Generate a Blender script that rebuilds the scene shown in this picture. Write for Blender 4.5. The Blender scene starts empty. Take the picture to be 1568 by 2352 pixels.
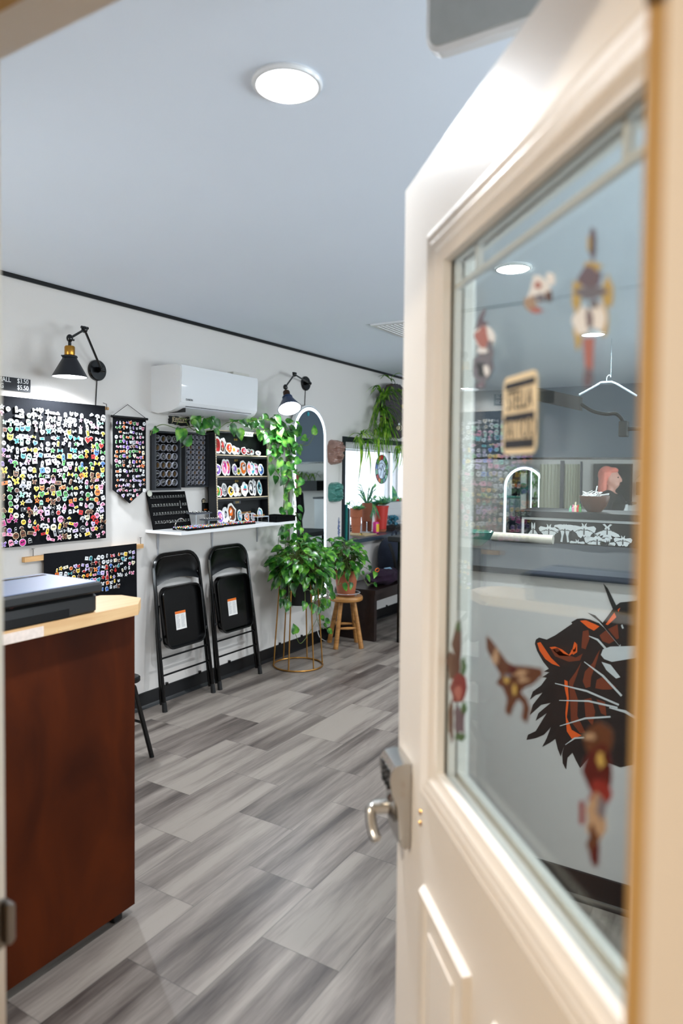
import bpy, math, random
from mathutils import Vector, Matrix, Euler
rnd = random.Random(7)
PI = math.pi
SC = bpy.context.scene
COL = SC.collection
for blk in (bpy.data.objects, bpy.data.meshes):
    for b in list(blk): blk.remove(b)

# ---------------------------------------------------------------- camera geometry
H = 1.52                                   # eye height
W = 3.295                                  # plane of the long left wall (y)
YAW, PITCH, ROLL, F, CX, CY = math.radians(31.2269), math.radians(1.9054), math.radians(0.5456), 1591.09, 784, 1130.3
fw = Vector((math.cos(YAW)*math.cos(PITCH), math.sin(YAW)*math.cos(PITCH), -math.sin(PITCH)))
r0 = Vector((math.sin(YAW), -math.cos(YAW), 0)); u0 = r0.cross(fw)
rt = r0*math.cos(ROLL)+u0*math.sin(ROLL); up = u0*math.cos(ROLL)-r0*math.sin(ROLL)
EYE = Vector((0, 0, H))
def at(px, py, ax, v):
    """world point where the sight line through a photo pixel meets the plane ax = v"""
    d = fw + rt*((px-CX)/F) - up*((py-CY)/F)
    i = 'xyz'.index(ax); t = (v-EYE[i])/d[i]
    return EYE + d*t
cam = bpy.data.cameras.new('camera'); co = bpy.data.objects.new('camera', cam); COL.objects.link(co)
cam.sensor_fit = 'VERTICAL'; cam.sensor_height = 36; cam.sensor_width = 24; cam.lens = 36*F/2352
cam.shift_y = (CY-1176)/2352; cam.shift_x = 0
cam.clip_start = 0.02
cam.dof.use_dof = True; cam.dof.focus_distance = 3.5; cam.dof.aperture_fstop = 2.4
co.matrix_world = Matrix.Translation(EYE) @ Matrix((rt, up, -fw)).transposed().to_4x4()
SC.camera = co
SC.view_settings.view_transform = 'Standard'; SC.view_settings.look = 'None'
SC.view_settings.gamma = 1; SC.view_settings.use_curve_mapping = False
SC.view_settings.exposure = 0.36

# ---------------------------------------------------------------- materials
def srgb(c):
    if isinstance(c, str): c = tuple(int(c[i:i+2], 16)/255 for i in (0, 2, 4))
    return tuple((x/12.92 if x <= .04045 else ((x+.055)/1.055)**2.4) for x in c[:3])+(1,)
MATS = {}
def mat(name, c, rough=.6, metal=0, noise=.08, nscale=30, bump=0, bscale=80, emit=0, alpha=1, trans=0, coat=0, spec=.5):
    if name in MATS: return MATS[name]
    m = bpy.data.materials.new(name); m.use_nodes = True; nt = m.node_tree; b = nt.nodes['Principled BSDF']
    col = srgb(c); b.inputs['Roughness'].default_value = rough; b.inputs['Metallic'].default_value = metal
    b.inputs['Base Color'].default_value = col; b.inputs['Specular IOR Level'].default_value = spec
    if coat: b.inputs['Coat Weight'].default_value = coat; b.inputs['Coat Roughness'].default_value = .08
    tc = nt.nodes.new('ShaderNodeTexCoord')
    if noise:
        n = nt.nodes.new('ShaderNodeTexNoise'); n.inputs['Scale'].default_value = nscale; n.inputs['Detail'].default_value = 3
        mx = nt.nodes.new('ShaderNodeMix'); mx.data_type = 'RGBA'
        mx.inputs[6].default_value = tuple(x*(1-noise) for x in col[:3])+(1,)
        mx.inputs[7].default_value = tuple(min(1, x*(1+noise)) for x in col[:3])+(1,)
        nt.links.new(tc.outputs['Object'], n.inputs['Vector']); nt.links.new(n.outputs['Fac'], mx.inputs[0])
        nt.links.new(mx.outputs[2], b.inputs['Base Color'])
    if bump:
        n2 = nt.nodes.new('ShaderNodeTexNoise'); n2.inputs['Scale'].default_value = bscale; n2.inputs['Detail'].default_value = 4
        bp = nt.nodes.new('ShaderNodeBump'); bp.inputs['Strength'].default_value = bump; bp.inputs['Distance'].default_value = .01
        nt.links.new(tc.outputs['Object'], n2.inputs['Vector']); nt.links.new(n2.outputs['Fac'], bp.inputs['Height']); nt.links.new(bp.outputs[0], b.inputs['Normal'])
    if emit: b.inputs['Emission Color'].default_value = col; b.inputs['Emission Strength'].default_value = emit
    if trans: b.inputs['Transmission Weight'].default_value = trans
    MATS[name] = m; return m
def grain(name, c1, c2, scale=(2, 30, 30), rough=.5, axis=0, detail=5, bump=.1, coat=0):
    if name in MATS: return MATS[name]
    m = bpy.data.materials.new(name); m.use_nodes = True; nt = m.node_tree; b = nt.nodes['Principled BSDF']
    tc = nt.nodes.new('ShaderNodeTexCoord'); mp = nt.nodes.new('ShaderNodeMapping'); mp.inputs['Scale'].default_value = scale
    n = nt.nodes.new('ShaderNodeTexNoise'); n.inputs['Scale'].default_value = 1.6; n.inputs['Detail'].default_value = detail; n.inputs['Distortion'].default_value = .6
    cr = nt.nodes.new('ShaderNodeValToRGB'); cr.color_ramp.elements[0].color = srgb(c1); cr.color_ramp.elements[1].color = srgb(c2)
    cr.color_ramp.elements[0].position = .3; cr.color_ramp.elements[1].position = .7
    nt.links.new(tc.outputs['Object'], mp.inputs[0]); nt.links.new(mp.outputs[0], n.inputs['Vector']); nt.links.new(n.outputs['Fac'], cr.inputs[0]); nt.links.new(cr.outputs[0], b.inputs['Base Color'])
    b.inputs['Roughness'].default_value = rough
    if coat: b.inputs['Coat Weight'].default_value = coat; b.inputs['Coat Roughness'].default_value = .15
    if bump:
        bp = nt.nodes.new('ShaderNodeBump'); bp.inputs['Strength'].default_value = bump; bp.inputs['Distance'].default_value = .003
        nt.links.new(n.outputs['Fac'], bp.inputs['Height']); nt.links.new(bp.outputs[0], b.inputs['Normal'])
    MATS[name] = m; return m
def glassmat(name, tint=(1, 1, 1), boost=1.0):
    """thin window glass: see-through plus a Fresnel reflection that works on both faces of the pane"""
    m = bpy.data.materials.new(name); m.use_nodes = True; nt = m.node_tree; nt.nodes.clear()
    o = nt.nodes.new('ShaderNodeOutputMaterial'); t = nt.nodes.new('ShaderNodeBsdfTransparent'); g = nt.nodes.new('ShaderNodeBsdfGlossy')
    t.inputs[0].default_value = tint+(1,); g.inputs['Roughness'].default_value = 0
    lw = nt.nodes.new('ShaderNodeLayerWeight'); lw.inputs[0].default_value = .5
    p = nt.nodes.new('ShaderNodeMath'); p.operation = 'POWER'; p.inputs[1].default_value = 5
    a = nt.nodes.new('ShaderNodeMath'); a.operation = 'MULTIPLY_ADD'; a.inputs[1].default_value = .96*boost; a.inputs[2].default_value = .04*boost; a.use_clamp = True
    mx = nt.nodes.new('ShaderNodeMixShader')
    nt.links.new(lw.outputs['Facing'], p.inputs[0]); nt.links.new(p.outputs[0], a.inputs[0]); nt.links.new(a.outputs[0], mx.inputs[0])
    nt.links.new(t.outputs[0], mx.inputs[1]); nt.links.new(g.outputs[0], mx.inputs[2]); nt.links.new(mx.outputs[0], o.inputs[0])
    MATS[name] = m; return m
def leafmat(name, c1, c2, c3, scale=9, tr=.25):
    m = bpy.data.materials.new(name); m.use_nodes = True; nt = m.node_tree; b = nt.nodes['Principled BSDF']; o = nt.nodes['Material Output']
    tc = nt.nodes.new('ShaderNodeTexCoord'); n = nt.nodes.new('ShaderNodeTexNoise'); n.inputs['Scale'].default_value = scale; n.inputs['Detail'].default_value = 2
    cr = nt.nodes.new('ShaderNodeValToRGB'); e = cr.color_ramp.elements
    e[0].position = .33; e[0].color = srgb(c1); e[1].position = .7; e[1].color = srgb(c3); k = e.new(.5); k.color = srgb(c2)
    nt.links.new(tc.outputs['Object'], n.inputs['Vector']); nt.links.new(n.outputs['Fac'], cr.inputs[0]); nt.links.new(cr.outputs[0], b.inputs['Base Color'])
    b.inputs['Roughness'].default_value = .32
    t = nt.nodes.new('ShaderNodeBsdfTranslucent'); mx = nt.nodes.new('ShaderNodeMixShader'); mx.inputs[0].default_value = tr
    hs = nt.nodes.new('ShaderNodeHueSaturation'); hs.inputs['Value'].default_value = 1.8; hs.inputs['Saturation'].default_value = 1.1
    nt.links.new(cr.outputs[0], hs.inputs['Color']); nt.links.new(hs.outputs[0], t.inputs[0])
    nt.links.new(b.outputs[0], mx.inputs[1]); nt.links.new(t.outputs[0], mx.inputs[2]); nt.links.new(mx.outputs[0], o.inputs[0])
    MATS[name] = m; return m
def floormat():
    m = bpy.data.materials.new('vinyl_planks'); m.use_nodes = True; nt = m.node_tree; b = nt.nodes['Principled BSDF']; L = nt.links.new
    def N(t): return nt.nodes.new(t)
    def math_(op, a=None, bb=None, c=None):
        n = N('ShaderNodeMath'); n.operation = op
        for i, v in enumerate((a, bb, c)):
            if v is None: continue
            if isinstance(v, (int, float)): n.inputs[i].default_value = v
            else: L(v, n.inputs[i])
        return n.outputs[0]
    tc = N('ShaderNodeTexCoord'); sp = N('ShaderNodeSeparateXYZ'); L(tc.outputs['Object'], sp.inputs[0])
    X, Y = sp.outputs[0], sp.outputs[1]
    row_f = math_('DIVIDE', math_('SUBTRACT', Y, 1.35-20*.2945), .2945); row = math_('FLOOR', row_f); fy = math_('SUBTRACT', row_f, row)
    # seam offsets: each row starts about a third of a plank further along
    q4 = math_('MODULO', row, 2)
    x1_ = math_('ADD', X, math_('ADD', math_('MULTIPLY', q4, .2985), 6*.597-1.455))
    xf = math_('DIVIDE', x1_, .597); ix = math_('FLOOR', xf); fx = math_('SUBTRACT', xf, ix)
    cb = N('ShaderNodeCombineXYZ'); L(row, cb.inputs[0]); L(ix, cb.inputs[1])
    wn = N('ShaderNodeTexWhiteNoise'); wn.noise_dimensions = '2D'; L(cb.outputs[0], wn.inputs['Vector'])
    # grain: noise stretched along x, shifted per plank
    cb2 = N('ShaderNodeCombineXYZ'); L(math_('MULTIPLY', X, .7), cb2.inputs[0]); L(math_('MULTIPLY', Y, 9.5), cb2.inputs[1]); L(math_('MULTIPLY', wn.outputs['Value'], 60), cb2.inputs[2])
    n1 = N('ShaderNodeTexNoise'); n1.inputs['Scale'].default_value = 1.0; n1.inputs['Detail'].default_value = 4; n1.inputs['Distortion'].default_value = .35; L(cb2.outputs[0], n1.inputs['Vector'])
    cb3 = N('ShaderNodeCombineXYZ'); L(math_('MULTIPLY', X, 9), cb3.inputs[0]); L(math_('MULTIPLY', Y, 90), cb3.inputs[1]); L(math_('MULTIPLY', wn.outputs['Value'], 30), cb3.inputs[2])
    n2 = N('ShaderNodeTexNoise'); n2.inputs['Scale'].default_value = 1.0; n2.inputs['Detail'].default_value = 5; L(cb3.outputs[0], n2.inputs['Vector'])
    v = math_('ADD', math_('ADD', math_('MULTIPLY', n1.outputs['Fac'], 1.3), math_('MULTIPLY', n2.outputs['Fac'], .26)), math_('MULTIPLY', wn.outputs['Value'], .12))
    cr = N('ShaderNodeValToRGB'); e = cr.color_ramp.elements
    e[0].position = .55; e[0].color = srgb('3d3531'); e[1].position = 1.0; e[1].color = srgb('8a8178')
    k = e.new(.7); k.color = srgb('5c534d'); k = e.new(.85); k.color = srgb('756c65')
    L(v, cr.inputs[0])
    g = math_('MINIMUM', math_('MINIMUM', fy, math_('SUBTRACT', 1, fy)), math_('MULTIPLY', math_('MINIMUM', fx, math_('SUBTRACT', 1, fx)), 2.03))
    gl = math_('LESS_THAN', g, .008)
    mx = N('ShaderNodeMix'); mx.data_type = 'RGBA'; L(math_('MULTIPLY', gl, .35), mx.inputs[0]); L(cr.outputs[0], mx.inputs[6]); mx.inputs[7].default_value = srgb('3c3835')
    L(mx.outputs[2], b.inputs['Base Color']); b.inputs['Roughness'].default_value = .42
    bp = N('ShaderNodeBump'); bp.inputs['Strength'].default_value = .12; bp.inputs['Distance'].default_value = .002; L(n2.outputs['Fac'], bp.inputs['Height']); L(bp.outputs[0], b.inputs['Normal'])
    return m

M_wall = mat('wall_paint', (.845, .825, .805), .75, noise=.02, nscale=3, bump=.05, bscale=160)
M_ceil = mat('ceiling_paint', (.89, .92, .96), .8, noise=.015, nscale=2, bump=.04, bscale=200)
M_far = mat('mirrored_ceiling_tone', (.44, .48, .53), .8, noise=.02, nscale=3)  # grey-blue stands in for a ceiling seen in reflection, above the far rail
M_black = mat('black_gloss', (.012, .012, .014), .2, noise=.05)
M_blackm = mat('black_matte', (.045, .047, .052), .6, noise=.1)
M_blkpaint = mat('black_painted_wood', (.06, .065, .075), .45, noise=.12, nscale=20)
M_velvet = mat('black_velvet', (.03, .03, .035), .95, noise=.1, spec=.1)
M_fabric = mat('black_canvas', (.05, .055, .07), .9, noise=.15, nscale=60, bump=.3, bscale=300, spec=.15)
M_white = mat('white_plastic', (.9, .9, .9), .25, noise=.01, coat=.3)
M_whitem = mat('white_matte', (.88, .88, .88), .6, noise=.02)
M_cream = mat('cream_door_paint', (.92, .895, .865), .45, noise=.02, nscale=6, bump=.03, bscale=150)
M_tan = mat('tan_weatherstrip', (.74, .60, .38), .7, noise=.06)
M_brass = mat('brass', (.72, .52, .22), .3, 1, noise=.05)
M_gold = mat('gold_painted_metal', (.66, .48, .24), .35, .85, noise=.05)
M_chrome = mat('satin_nickel', (.74, .73, .71), .22, 1, noise=.03)
M_steel = mat('brushed_steel', (.5, .48, .46), .35, 1, noise=.05)
M_wood = grain('warm_stool_wood', '8a5a2a', 'b98446', (3, 3, 30), .4)
M_pine = grain('pine_board', 'bd9566', 'cfac7e', (2, 26, 26), .5)
M_rod = grain('pale_rod_wood', 'b98a55', 'd9ae78', (3, 30, 30), .6)
M_cherry = grain('cherry_veneer', '300e00', '4c1c02', (4, 4, 1.5), .6, bump=.02)
M_espresso = grain('espresso_wood', '1a1110', '2c1e1b', (2, 20, 20), .35, bump=.05)
M_terra = mat('terracotta', (.66, .38, .26), .85, noise=.12, nscale=12, bump=.1)
M_terra2 = mat('brown_terracotta', (.50, .29, .20), .85, noise=.15, nscale=12)
M_red = mat('red_plastic', (.80, .22, .18), .45, noise=.03)
M_soil = mat('potting_soil', (.12, .08, .05), .95, noise=.3, bump=.8)
M_mirror = mat('mirror_glass', (.86, .9, .9), .01, 1, noise=0)
M_led = mat('led_strip', (.9, .95, 1), .4, noise=0, emit=5)
M_pane = glassmat('door_pane', (.95, .97, .96), .7)
M_sunpane = glassmat('dimming_window_pane', (.42, .43, .44), 1.0)  # grey tint added to dim the sky glare through this pane
M_winpane = glassmat('window_pane', (.97, .99, .99), 1.0)
M_acryl = glassmat('clear_acrylic', (.95, .96, .97), 1.0)
M_leaf = leafmat('pothos_leaf', '12330e', '2c6420', '6fa838', 17, .18)
M_leafb = leafmat('bright_pothos_leaf', '16400f', '35742a', '80b048', 16, .25)
M_spider = leafmat('spider_plant_leaf', '2a4a16', '5a8a2a', 'a8c455', 14, .45)
M_succ = leafmat('succulent_leaf', '2c6a58', '4f8f6c', '8fbf6c', 20, .2)
M_stem = mat('plant_stem', (.35, .42, .18), .6)
M_stemb = mat('brown_stem', (.26, .2, .13), .7)
M_gums = mat('white_paper', (.92, .91, .89), .6, noise=.01)
M_goldink = mat('gold_ink', (.80, .66, .30), .5, noise=.02)
M_creamink = mat('cream_ink', (.93, .86, .72), .6, noise=.02)
M_whiteink = mat('white_ink', (.93, .93, .93), .6, noise=.01)
M_ink = mat('black_ink', (.03, .03, .035), .6, noise=.02)
PAL = dict(white=(.92, .92, .92), pink=(.93, .55, .68), red=(.78, .10, .10), orange=(.92, .45, .12), yellow=(.93, .76, .18), green=(.25, .58, .25), mint=(.55, .82, .68), blue=(.25, .45, .78), teal=(.2, .58, .62), purple=(.55, .38, .75), brown=(.42, .24, .14), grey=(.6, .6, .62), lilac=(.78, .7, .9), black=(.06, .06, .07), cream=(.92, .86, .72), magenta=(.75, .15, .5))
def pal(c): return mat('enamel_'+c, PAL[c], .3, noise=.03)

MATS['cherry_veneer'].node_tree.nodes['Principled BSDF'].inputs['Specular IOR Level'].default_value = .12
# ---------------------------------------------------------------- mesh helper
def tag(o, label=None, cat=None, group=None, kind=None):
    if label: o['label'] = label
    if cat: o['category'] = cat
    if group: o['group'] = group
    if kind: o['kind'] = kind
    return o
class MB:
    def __init__(s): s.v = []; s.f = []; s.m = []; s.cur = 0
    def add(s, vs, fs):
        k = len(s.v); s.v += [Vector(p) for p in vs]
        for f in fs: s.f.append([i+k for i in f]); s.m.append(s.cur)
        return s
    def box(s, x0, x1, y0, y1, z0, z1): return s.obox(Vector(((x0+x1)/2, (y0+y1)/2, (z0+z1)/2)), Vector(((x1-x0)/2, 0, 0)), Vector((0, (y1-y0)/2, 0)), Vector((0, 0, (z1-z0)/2)))
    def obox(s, c, a, b, d):
        vs = [c+a*i+b*j+d*k for k in (-1, 1) for j in (-1, 1) for i in (-1, 1)]
        return s.add(vs, [(0, 2, 3, 1), (4, 5, 7, 6), (0, 1, 5, 4), (2, 6, 7, 3), (0, 4, 6, 2), (1, 3, 7, 5)])
    def rbox(s, x0, x1, y0, y1, z0, z1, r=.01, seg=3, axis='z'):
        """box whose edges parallel to axis are rounded, with small chamfers on the caps"""
        ia = 'xyz'.index(axis); o = [0, 1, 2]; o.remove(ia); lo = (x0, y0, z0); hi = (x1, y1, z1)
        a0, a1, b0, b1 = lo[o[0]], hi[o[0]], lo[o[1]], hi[o[1]]; r = min(r, (a1-a0)/2.01, (b1-b0)/2.01)
        def ring(off, h):
            pts = []
            for (ca, cb, st) in ((a1-r, b1-r, 0), (a0+r, b1-r, 1), (a0+r, b0+r, 2), (a1-r, b0+r, 3)):
                for k in range(seg+1):
                    t = (st+k/seg)*PI/2; p = [0, 0, 0]; p[o[0]] = ca+(r-off)*math.cos(t); p[o[1]] = cb+(r-off)*math.sin(t); p[ia] = h; pts.append(p)
            return pts
        c = min(r*.35, (hi[ia]-lo[ia])*.2)
        return s.loft([ring(c, lo[ia]), ring(0, lo[ia]+c), ring(0, hi[ia]-c), ring(c, hi[ia])])
    def loft(s, rings, close=True, caps=True):
        n = len(rings[0]); vs = [p for r in rings for p in r]; fs = []
        for j in range(len(rings)-1):
            for i in range(n if close else n-1):
                i2 = (i+1) % n; fs.append((j*n+i, j*n+i2, (j+1)*n+i2, (j+1)*n+i))
        if caps and close: fs.append(tuple(range(n))[::-1]); fs.append(tuple((len(rings)-1)*n+i for i in range(n)))
        return s.add(vs, fs)
    def tube(s, pts, r, seg=8, closed=False):
        pts = [Vector(p) for p in pts]; n = len(pts); rs = r if isinstance(r, (list, tuple)) else [r]*n; rings = []; prev = None
        for i, p in enumerate(pts):
            if closed: d = pts[(i+1) % n]-pts[i-1]
            else: d = pts[min(i+1, n-1)]-pts[max(i-1, 0)]
            if d.length < 1e-9: d = Vector((0, 0, 1))
            d.normalize()
            if prev is None: a = d.orthogonal().normalized()
            else:
                a = prev-d*prev.dot(d)
                a = a.normalized() if a.length > 1e-6 else d.orthogonal().normalized()
            prev = a; b = d.cross(a)
            rings.append([p+(a*math.cos(2*PI*k/seg)+b*math.sin(2*PI*k/seg))*rs[i] for k in range(seg)])
        if closed: rings.append(rings[0]); return s.loft(rings, caps=False)
        return s.loft(rings)
    def cyl(s, p0, p1, r0, r1=None, seg=16): return s.tube([p0, p1], [r0, r0 if r1 is None else r1], seg)
    def lathe(s, prof, c=(0, 0, 0), seg=28, ax=(0, 0, 1), caps=True):
        c = Vector(c); ax = Vector(ax).normalized(); a = ax.orthogonal().normalized(); b = ax.cross(a)
        rings = [[c+ax*h+(a*math.cos(2*PI*k/seg)+b*math.sin(2*PI*k/seg))*max(r, 1e-4) for k in range(seg)] for r, h in prof]
        return s.loft(rings, caps=caps)
    def ell(s, c, rx, ry, rz, seg=14, rg=8, fn=None):
        c = Vector(c); rings = []
        for j in range(rg+1):
            t = -PI/2+PI*j/rg; row = []
            for k in range(seg):
                a = 2*PI*k/seg; d = Vector((math.cos(t)*math.cos(a), math.cos(t)*math.sin(a), math.sin(t)))
                if abs(d.z) > .999: d = Vector((1e-3*math.cos(a), 1e-3*math.sin(a), d.z))
                q = fn(d) if fn else 1
                row.append(c+Vector((d.x*rx, d.y*ry, d.z*rz))*q)
            rings.append(row)
        return s.loft(rings)
    def poly(s, pts, nrm, th):
        """flat outline given in 3D, extruded by th along nrm"""
        n = len(pts); nrm = Vector(nrm)*th; a = [Vector(p) for p in pts]; b = [p+nrm for p in a]
        return s.add(a+b, [tuple(range(n))[::-1], tuple(range(n, 2*n))]+[(i, (i+1) % n, n+(i+1) % n, n+i) for i in range(n)])
    def build(s, name, mats, parent=None, sharp=35, local=False):
        if not isinstance(mats, (list, tuple)): mats = [mats]
        me = bpy.data.meshes.new(name); off = Vector((0, 0, 0))
        if parent is not None and not local: off = wloc(parent)
        me.from_pydata([tuple(p-off) for p in s.v], [], s.f)
        for m in mats: me.materials.append(m)
        me.polygons.foreach_set('material_index', s.m); me.polygons.foreach_set('use_smooth', [True]*len(s.f)); me.update()
        me.validate(); me.set_sharp_from_angle(angle=math.radians(sharp))
        o = bpy.data.objects.new(name, me); COL.objects.link(o)
        if parent is not None: o.parent = parent
        return o
def wloc(o):
    p = Vector((0, 0, 0))
    while o is not None: p = p+Vector(o.location); o = o.parent
    return p
def thing(name, label, cat, loc=(0, 0, 0), group=None):
    o = bpy.data.objects.new(name, None); COL.objects.link(o); o.location = loc; o.empty_display_size = .05
    return tag(o, label, cat, group)
def struct(o, label=None): o['kind'] = 'structure'; return tag(o, label)
def solo(mb, name, m, label, cat, group=None, org=None, kind=None):
    """a one-mesh thing with its origin at org"""
    org = Vector(org) if org is not None else sum(mb.v, Vector())/len(mb.v)
    mb.v = [p-org for p in mb.v]; o = mb.build(name, m); o.location = org
    return tag(o, label, cat, group, kind)
def copy_tree(o, parent=None):
    c = o.copy(); COL.objects.link(c)
    if parent is not None: c.parent = parent
    for ch in list(o.children): copy_tree(ch, c)
    return c
def text(name, s, size, loc, xdir, zdir, m, parent=None, th=.0006, align='CENTER', sx=1):
    """raised lettering, converted to mesh; baseline along xdir, letters upright along zdir"""
    cu = bpy.data.curves.new('t', 'FONT'); cu.body = s; cu.size = size; cu.align_x = align; cu.align_y = 'CENTER'; cu.extrude = th; cu.resolution_u = 3
    t = bpy.data.objects.new('t', cu); COL.objects.link(t)
    dg = bpy.context.evaluated_depsgraph_get(); me = bpy.data.meshes.new_from_object(t.evaluated_get(dg))
    bpy.data.objects.remove(t)
    X = Vector(xdir).normalized(); Z = Vector(zdir).normalized(); Y = X.cross(Z)*-1   # text local z -> out of surface
    out = X.cross(Z)
    off = wloc(parent) if parent is not None else Vector((0, 0, 0))
    for v in me.vertices:
        p = v.co; v.co = Vector(loc)+X*p.x*sx+Z*p.y+out*p.z-off
    me.materials.clear(); me.materials.append(m); me.name = name
    o = bpy.data.objects.new(name, me); COL.objects.link(o)
    if parent is not None: o.parent = parent
    return o
def leaf(mb, base, d, nrm, L, wd=.8, fold=.25, droop=.25):
    d = Vector(d).normalized(); nrm = Vector(nrm); sd = d.cross(nrm)
    if sd.length < 1e-3: sd = d.orthogonal()
    sd.normalize(); nn = sd.cross(d).normalized()
    prof = ((-.06, .16), (.04, .36), (.28, .47), (.55, .38), (.8, .19), (1, .0))
    mid = (0, .08, .28, .55, .8, 1)
    def P(u, v): return Vector(base)+d*(u*L)+sd*(v*L*wd)+nn*((abs(v)*fold-droop*u*u)*L)
    c = [P(u, 0) for u in mid]; l = [P(u, v) for u, v in prof[:-1]]; r = [P(u, -v) for u, v in prof[:-1]]
    vs = c+l+r; fs = []
    for i in range(4): fs += [(i, i+1, 7+i, 6+i), (i+1, i, 11+i, 12+i)]
    fs += [(4, 5, 10), (5, 4, 15)]
    mb.add(vs, fs)
def blade(mb, pts, w, nrm=None):
    pts = [Vector(p) for p in pts]; n = len(pts); vs = []; fs = []
    for i, p in enumerate(pts):
        d = (pts[min(i+1, n-1)]-pts[max(i-1, 0)]).normalized(); sd = d.cross(Vector(nrm or (0, 0, 1)))
        if sd.length < .05: sd = d.cross(Vector((0, 1, 0)))
        sd.normalize(); nn = sd.cross(d); t = i/(n-1); ww = w*(math.sin(min(1, (1-t)*1.4+.02)*PI/2))*(.55+.45*min(1, t*4))
        vs += [p-sd*ww, p-nn*ww*.4, p+sd*ww]
        if i: k = 3*i; fs += [(k-3, k-2, k+1, k), (k-2, k-1, k+2, k+1)]
    mb.add(vs, fs)
def arc(p, d, L, rise, fall, n=7):
    """arching blade path from p in horizontal direction d"""
    p = Vector(p); d = Vector(d); return [p+d*(L*t)+Vector((0, 0, rise*math.sin(min(1, t*1.6)*PI/2)-fall*t*t)) for t in [i/(n-1) for i in range(n)]]
def spline(pts, k=4):
    pts = [Vector(p) for p in pts]; out = []
    for i in range(len(pts)-1):
        p0 = pts[max(i-1, 0)]; p1 = pts[i]; p2 = pts[i+1]; p3 = pts[min(i+2, len(pts)-1)]
        for j in range(k):
            t = j/k; out.append(.5*((2*p1)+(p2-p0)*t+(2*p0-5*p1+4*p2-p3)*t*t+(3*p1-p0-3*p2+p3)*t**3))
    return out+[pts[-1]]
def rdir(z0=-1, z1=1):
    a = rnd.uniform(0, 2*PI); z = rnd.uniform(z0, z1); q = math.sqrt(max(0, 1-z*z)); return Vector((q*math.cos(a), q*math.sin(a), z))
NTH = lambda n: '%d%s' % (n, {1: 'st', 2: 'nd', 3: 'rd'}.get(n if n < 20 else n % 10, 'th'))

# ================================================================ THE ROOM
DX = .55                # inner face of the doorway wall
XF, YR, ZC = 8.25, -1.5, 2.5
mb = MB().box(-2.6, XF+.12, YR-.12, W+.6, -.1, 0); struct(mb.build('floor', floormat()))
mb = MB().box(-2.6, XF+.12, YR-.12, W+.12, ZC, ZC+.1); struct(mb.build('ceiling', M_ceil))
# left wall with the window opening
WX0, WX1, WZ0, WZ1 = 5.47, 7.75, .865, 1.775
mb = MB(); T = .12
mb.box(DX, WX0, W, W+T, 0, ZC); mb.box(WX1, XF, W, W+T, 0, ZC); mb.box(WX0, WX1, W, W+T, 0, WZ0-.03); mb.box(WX0, WX1, W, W+T, WZ1, ZC)
struct(mb.build('wall_left', M_wall))
mb = MB(); RW = ((1.3, 3.1), (4.2, 6.4)); rz0, rz1 = .95, 2.15
mb.box(DX, XF, YR-T, YR, 0, rz0).box(DX, XF, YR-T, YR, rz1, ZC).box(DX, RW[0][0], YR-T, YR, rz0, rz1).box(RW[0][1], RW[1][0], YR-T, YR, rz0, rz1).box(RW[1][1], XF, YR-T, YR, rz0, rz1)
struct(mb.build('wall_right', M_wall))
def added_window(n, f0, f1, x0, x1, z0, z1, mk):  # unseen windows, added to let more daylight into the room
    o = bpy.data.objects.new('window_%d' % n, None); COL.objects.link(o); struct(o)
    o.location = mk((x0+x1)/2, (f0+f1)/2, z0); mb = MB()
    def bx(a, b, c, d, e0=f0, e1=f1):
        p, q = mk(a, e0, c), mk(b, e1, d); mb.box(min(p.x, q.x), max(p.x, q.x), min(p.y, q.y), max(p.y, q.y), c, d)
    w = .05; bx(x0, x1, z0, z0+w); bx(x0, x1, z1-w, z1); bx(x0, x0+w, z0+w, z1-w); bx(x1-w, x1, z0+w, z1-w); bx((x0+x1)/2-.02, (x0+x1)/2+.02, z0+w, z1-w)
    mb.build('window_frame', M_white, o); mb = MB(); m_ = (f0+f1)/2; bx(x0+w, x1-w, z0+w, z1-w, m_-.003, m_+.003); mb.build('window_pane', M_winpane, o)
for k, (a, b) in enumerate(RW): added_window(2+k, YR-.10, YR-.03, a, b, rz0, rz1, lambda u, f, z: Vector((u, f, z)))
added_window(4, .42, .50, 2.42, 3.15, .95, 2.15, lambda u, f, z: Vector((f, u, z)))  # added out of view to brighten the ceiling
mb = MB(); mb.box(XF, XF+T, YR-T, W+T, 0, 1.66); mb.cur = 1; mb.box(XF, XF+T, YR-T, W+T, 1.66, ZC); struct(mb.build('wall_back', [M_wall, M_far]))
# doorway wall: opening y -.05 .. .865, z < 2.035
OY0, OY1, OZ = -.04, .885, 2.05
mb = MB(); mb.box(.40, DX, OY1+.02, 2.42, 0, ZC).box(.40, DX, 3.15, W+T, 0, ZC).box(.40, DX, 2.42, 3.15, 0, .95).box(.40, DX, 2.42, 3.15, 2.15, ZC); mb.box(.40, DX, YR-T, OY0-.02, 0, ZC); mb.box(.40, DX, OY0-.02, OY1+.02, OZ+.02, ZC)
struct(mb.build('wall_front', M_wall))
mb = MB().box(DX, XF, W-.012, W, ZC-.022, ZC); struct(mb.build('trim_1', M_black))
mb = MB().box(XF-.015, XF, YR, W, 1.655, 1.68); struct(mb.build('trim_2', M_black))
M_base = mat('black_vinyl_base', (.05, .055, .065), .35, noise=.05)
def basebd(name, x0, x1, y):
    mb = MB(); r = [(0, 0), (-.022, 0), (-.02, .01), (-.009, .022), (-.007, .1), (0, .102)]
    mb.loft([[Vector((x, y+a, z)) for a, z in r] for x in (x0, x1)]); return struct(mb.build(name, M_base))
basebd('baseboard_left', DX, XF, W)
mb = MB()
for k in range(16): mb.box(2.0+.31*k, 2.012+.31*k, W-.016, W-.001, .1, .118)
solo(mb, 'cable_clips', M_black, 'small black clips along the top of the black baseboard under the long wall', 'clips', kind='stuff')
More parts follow.
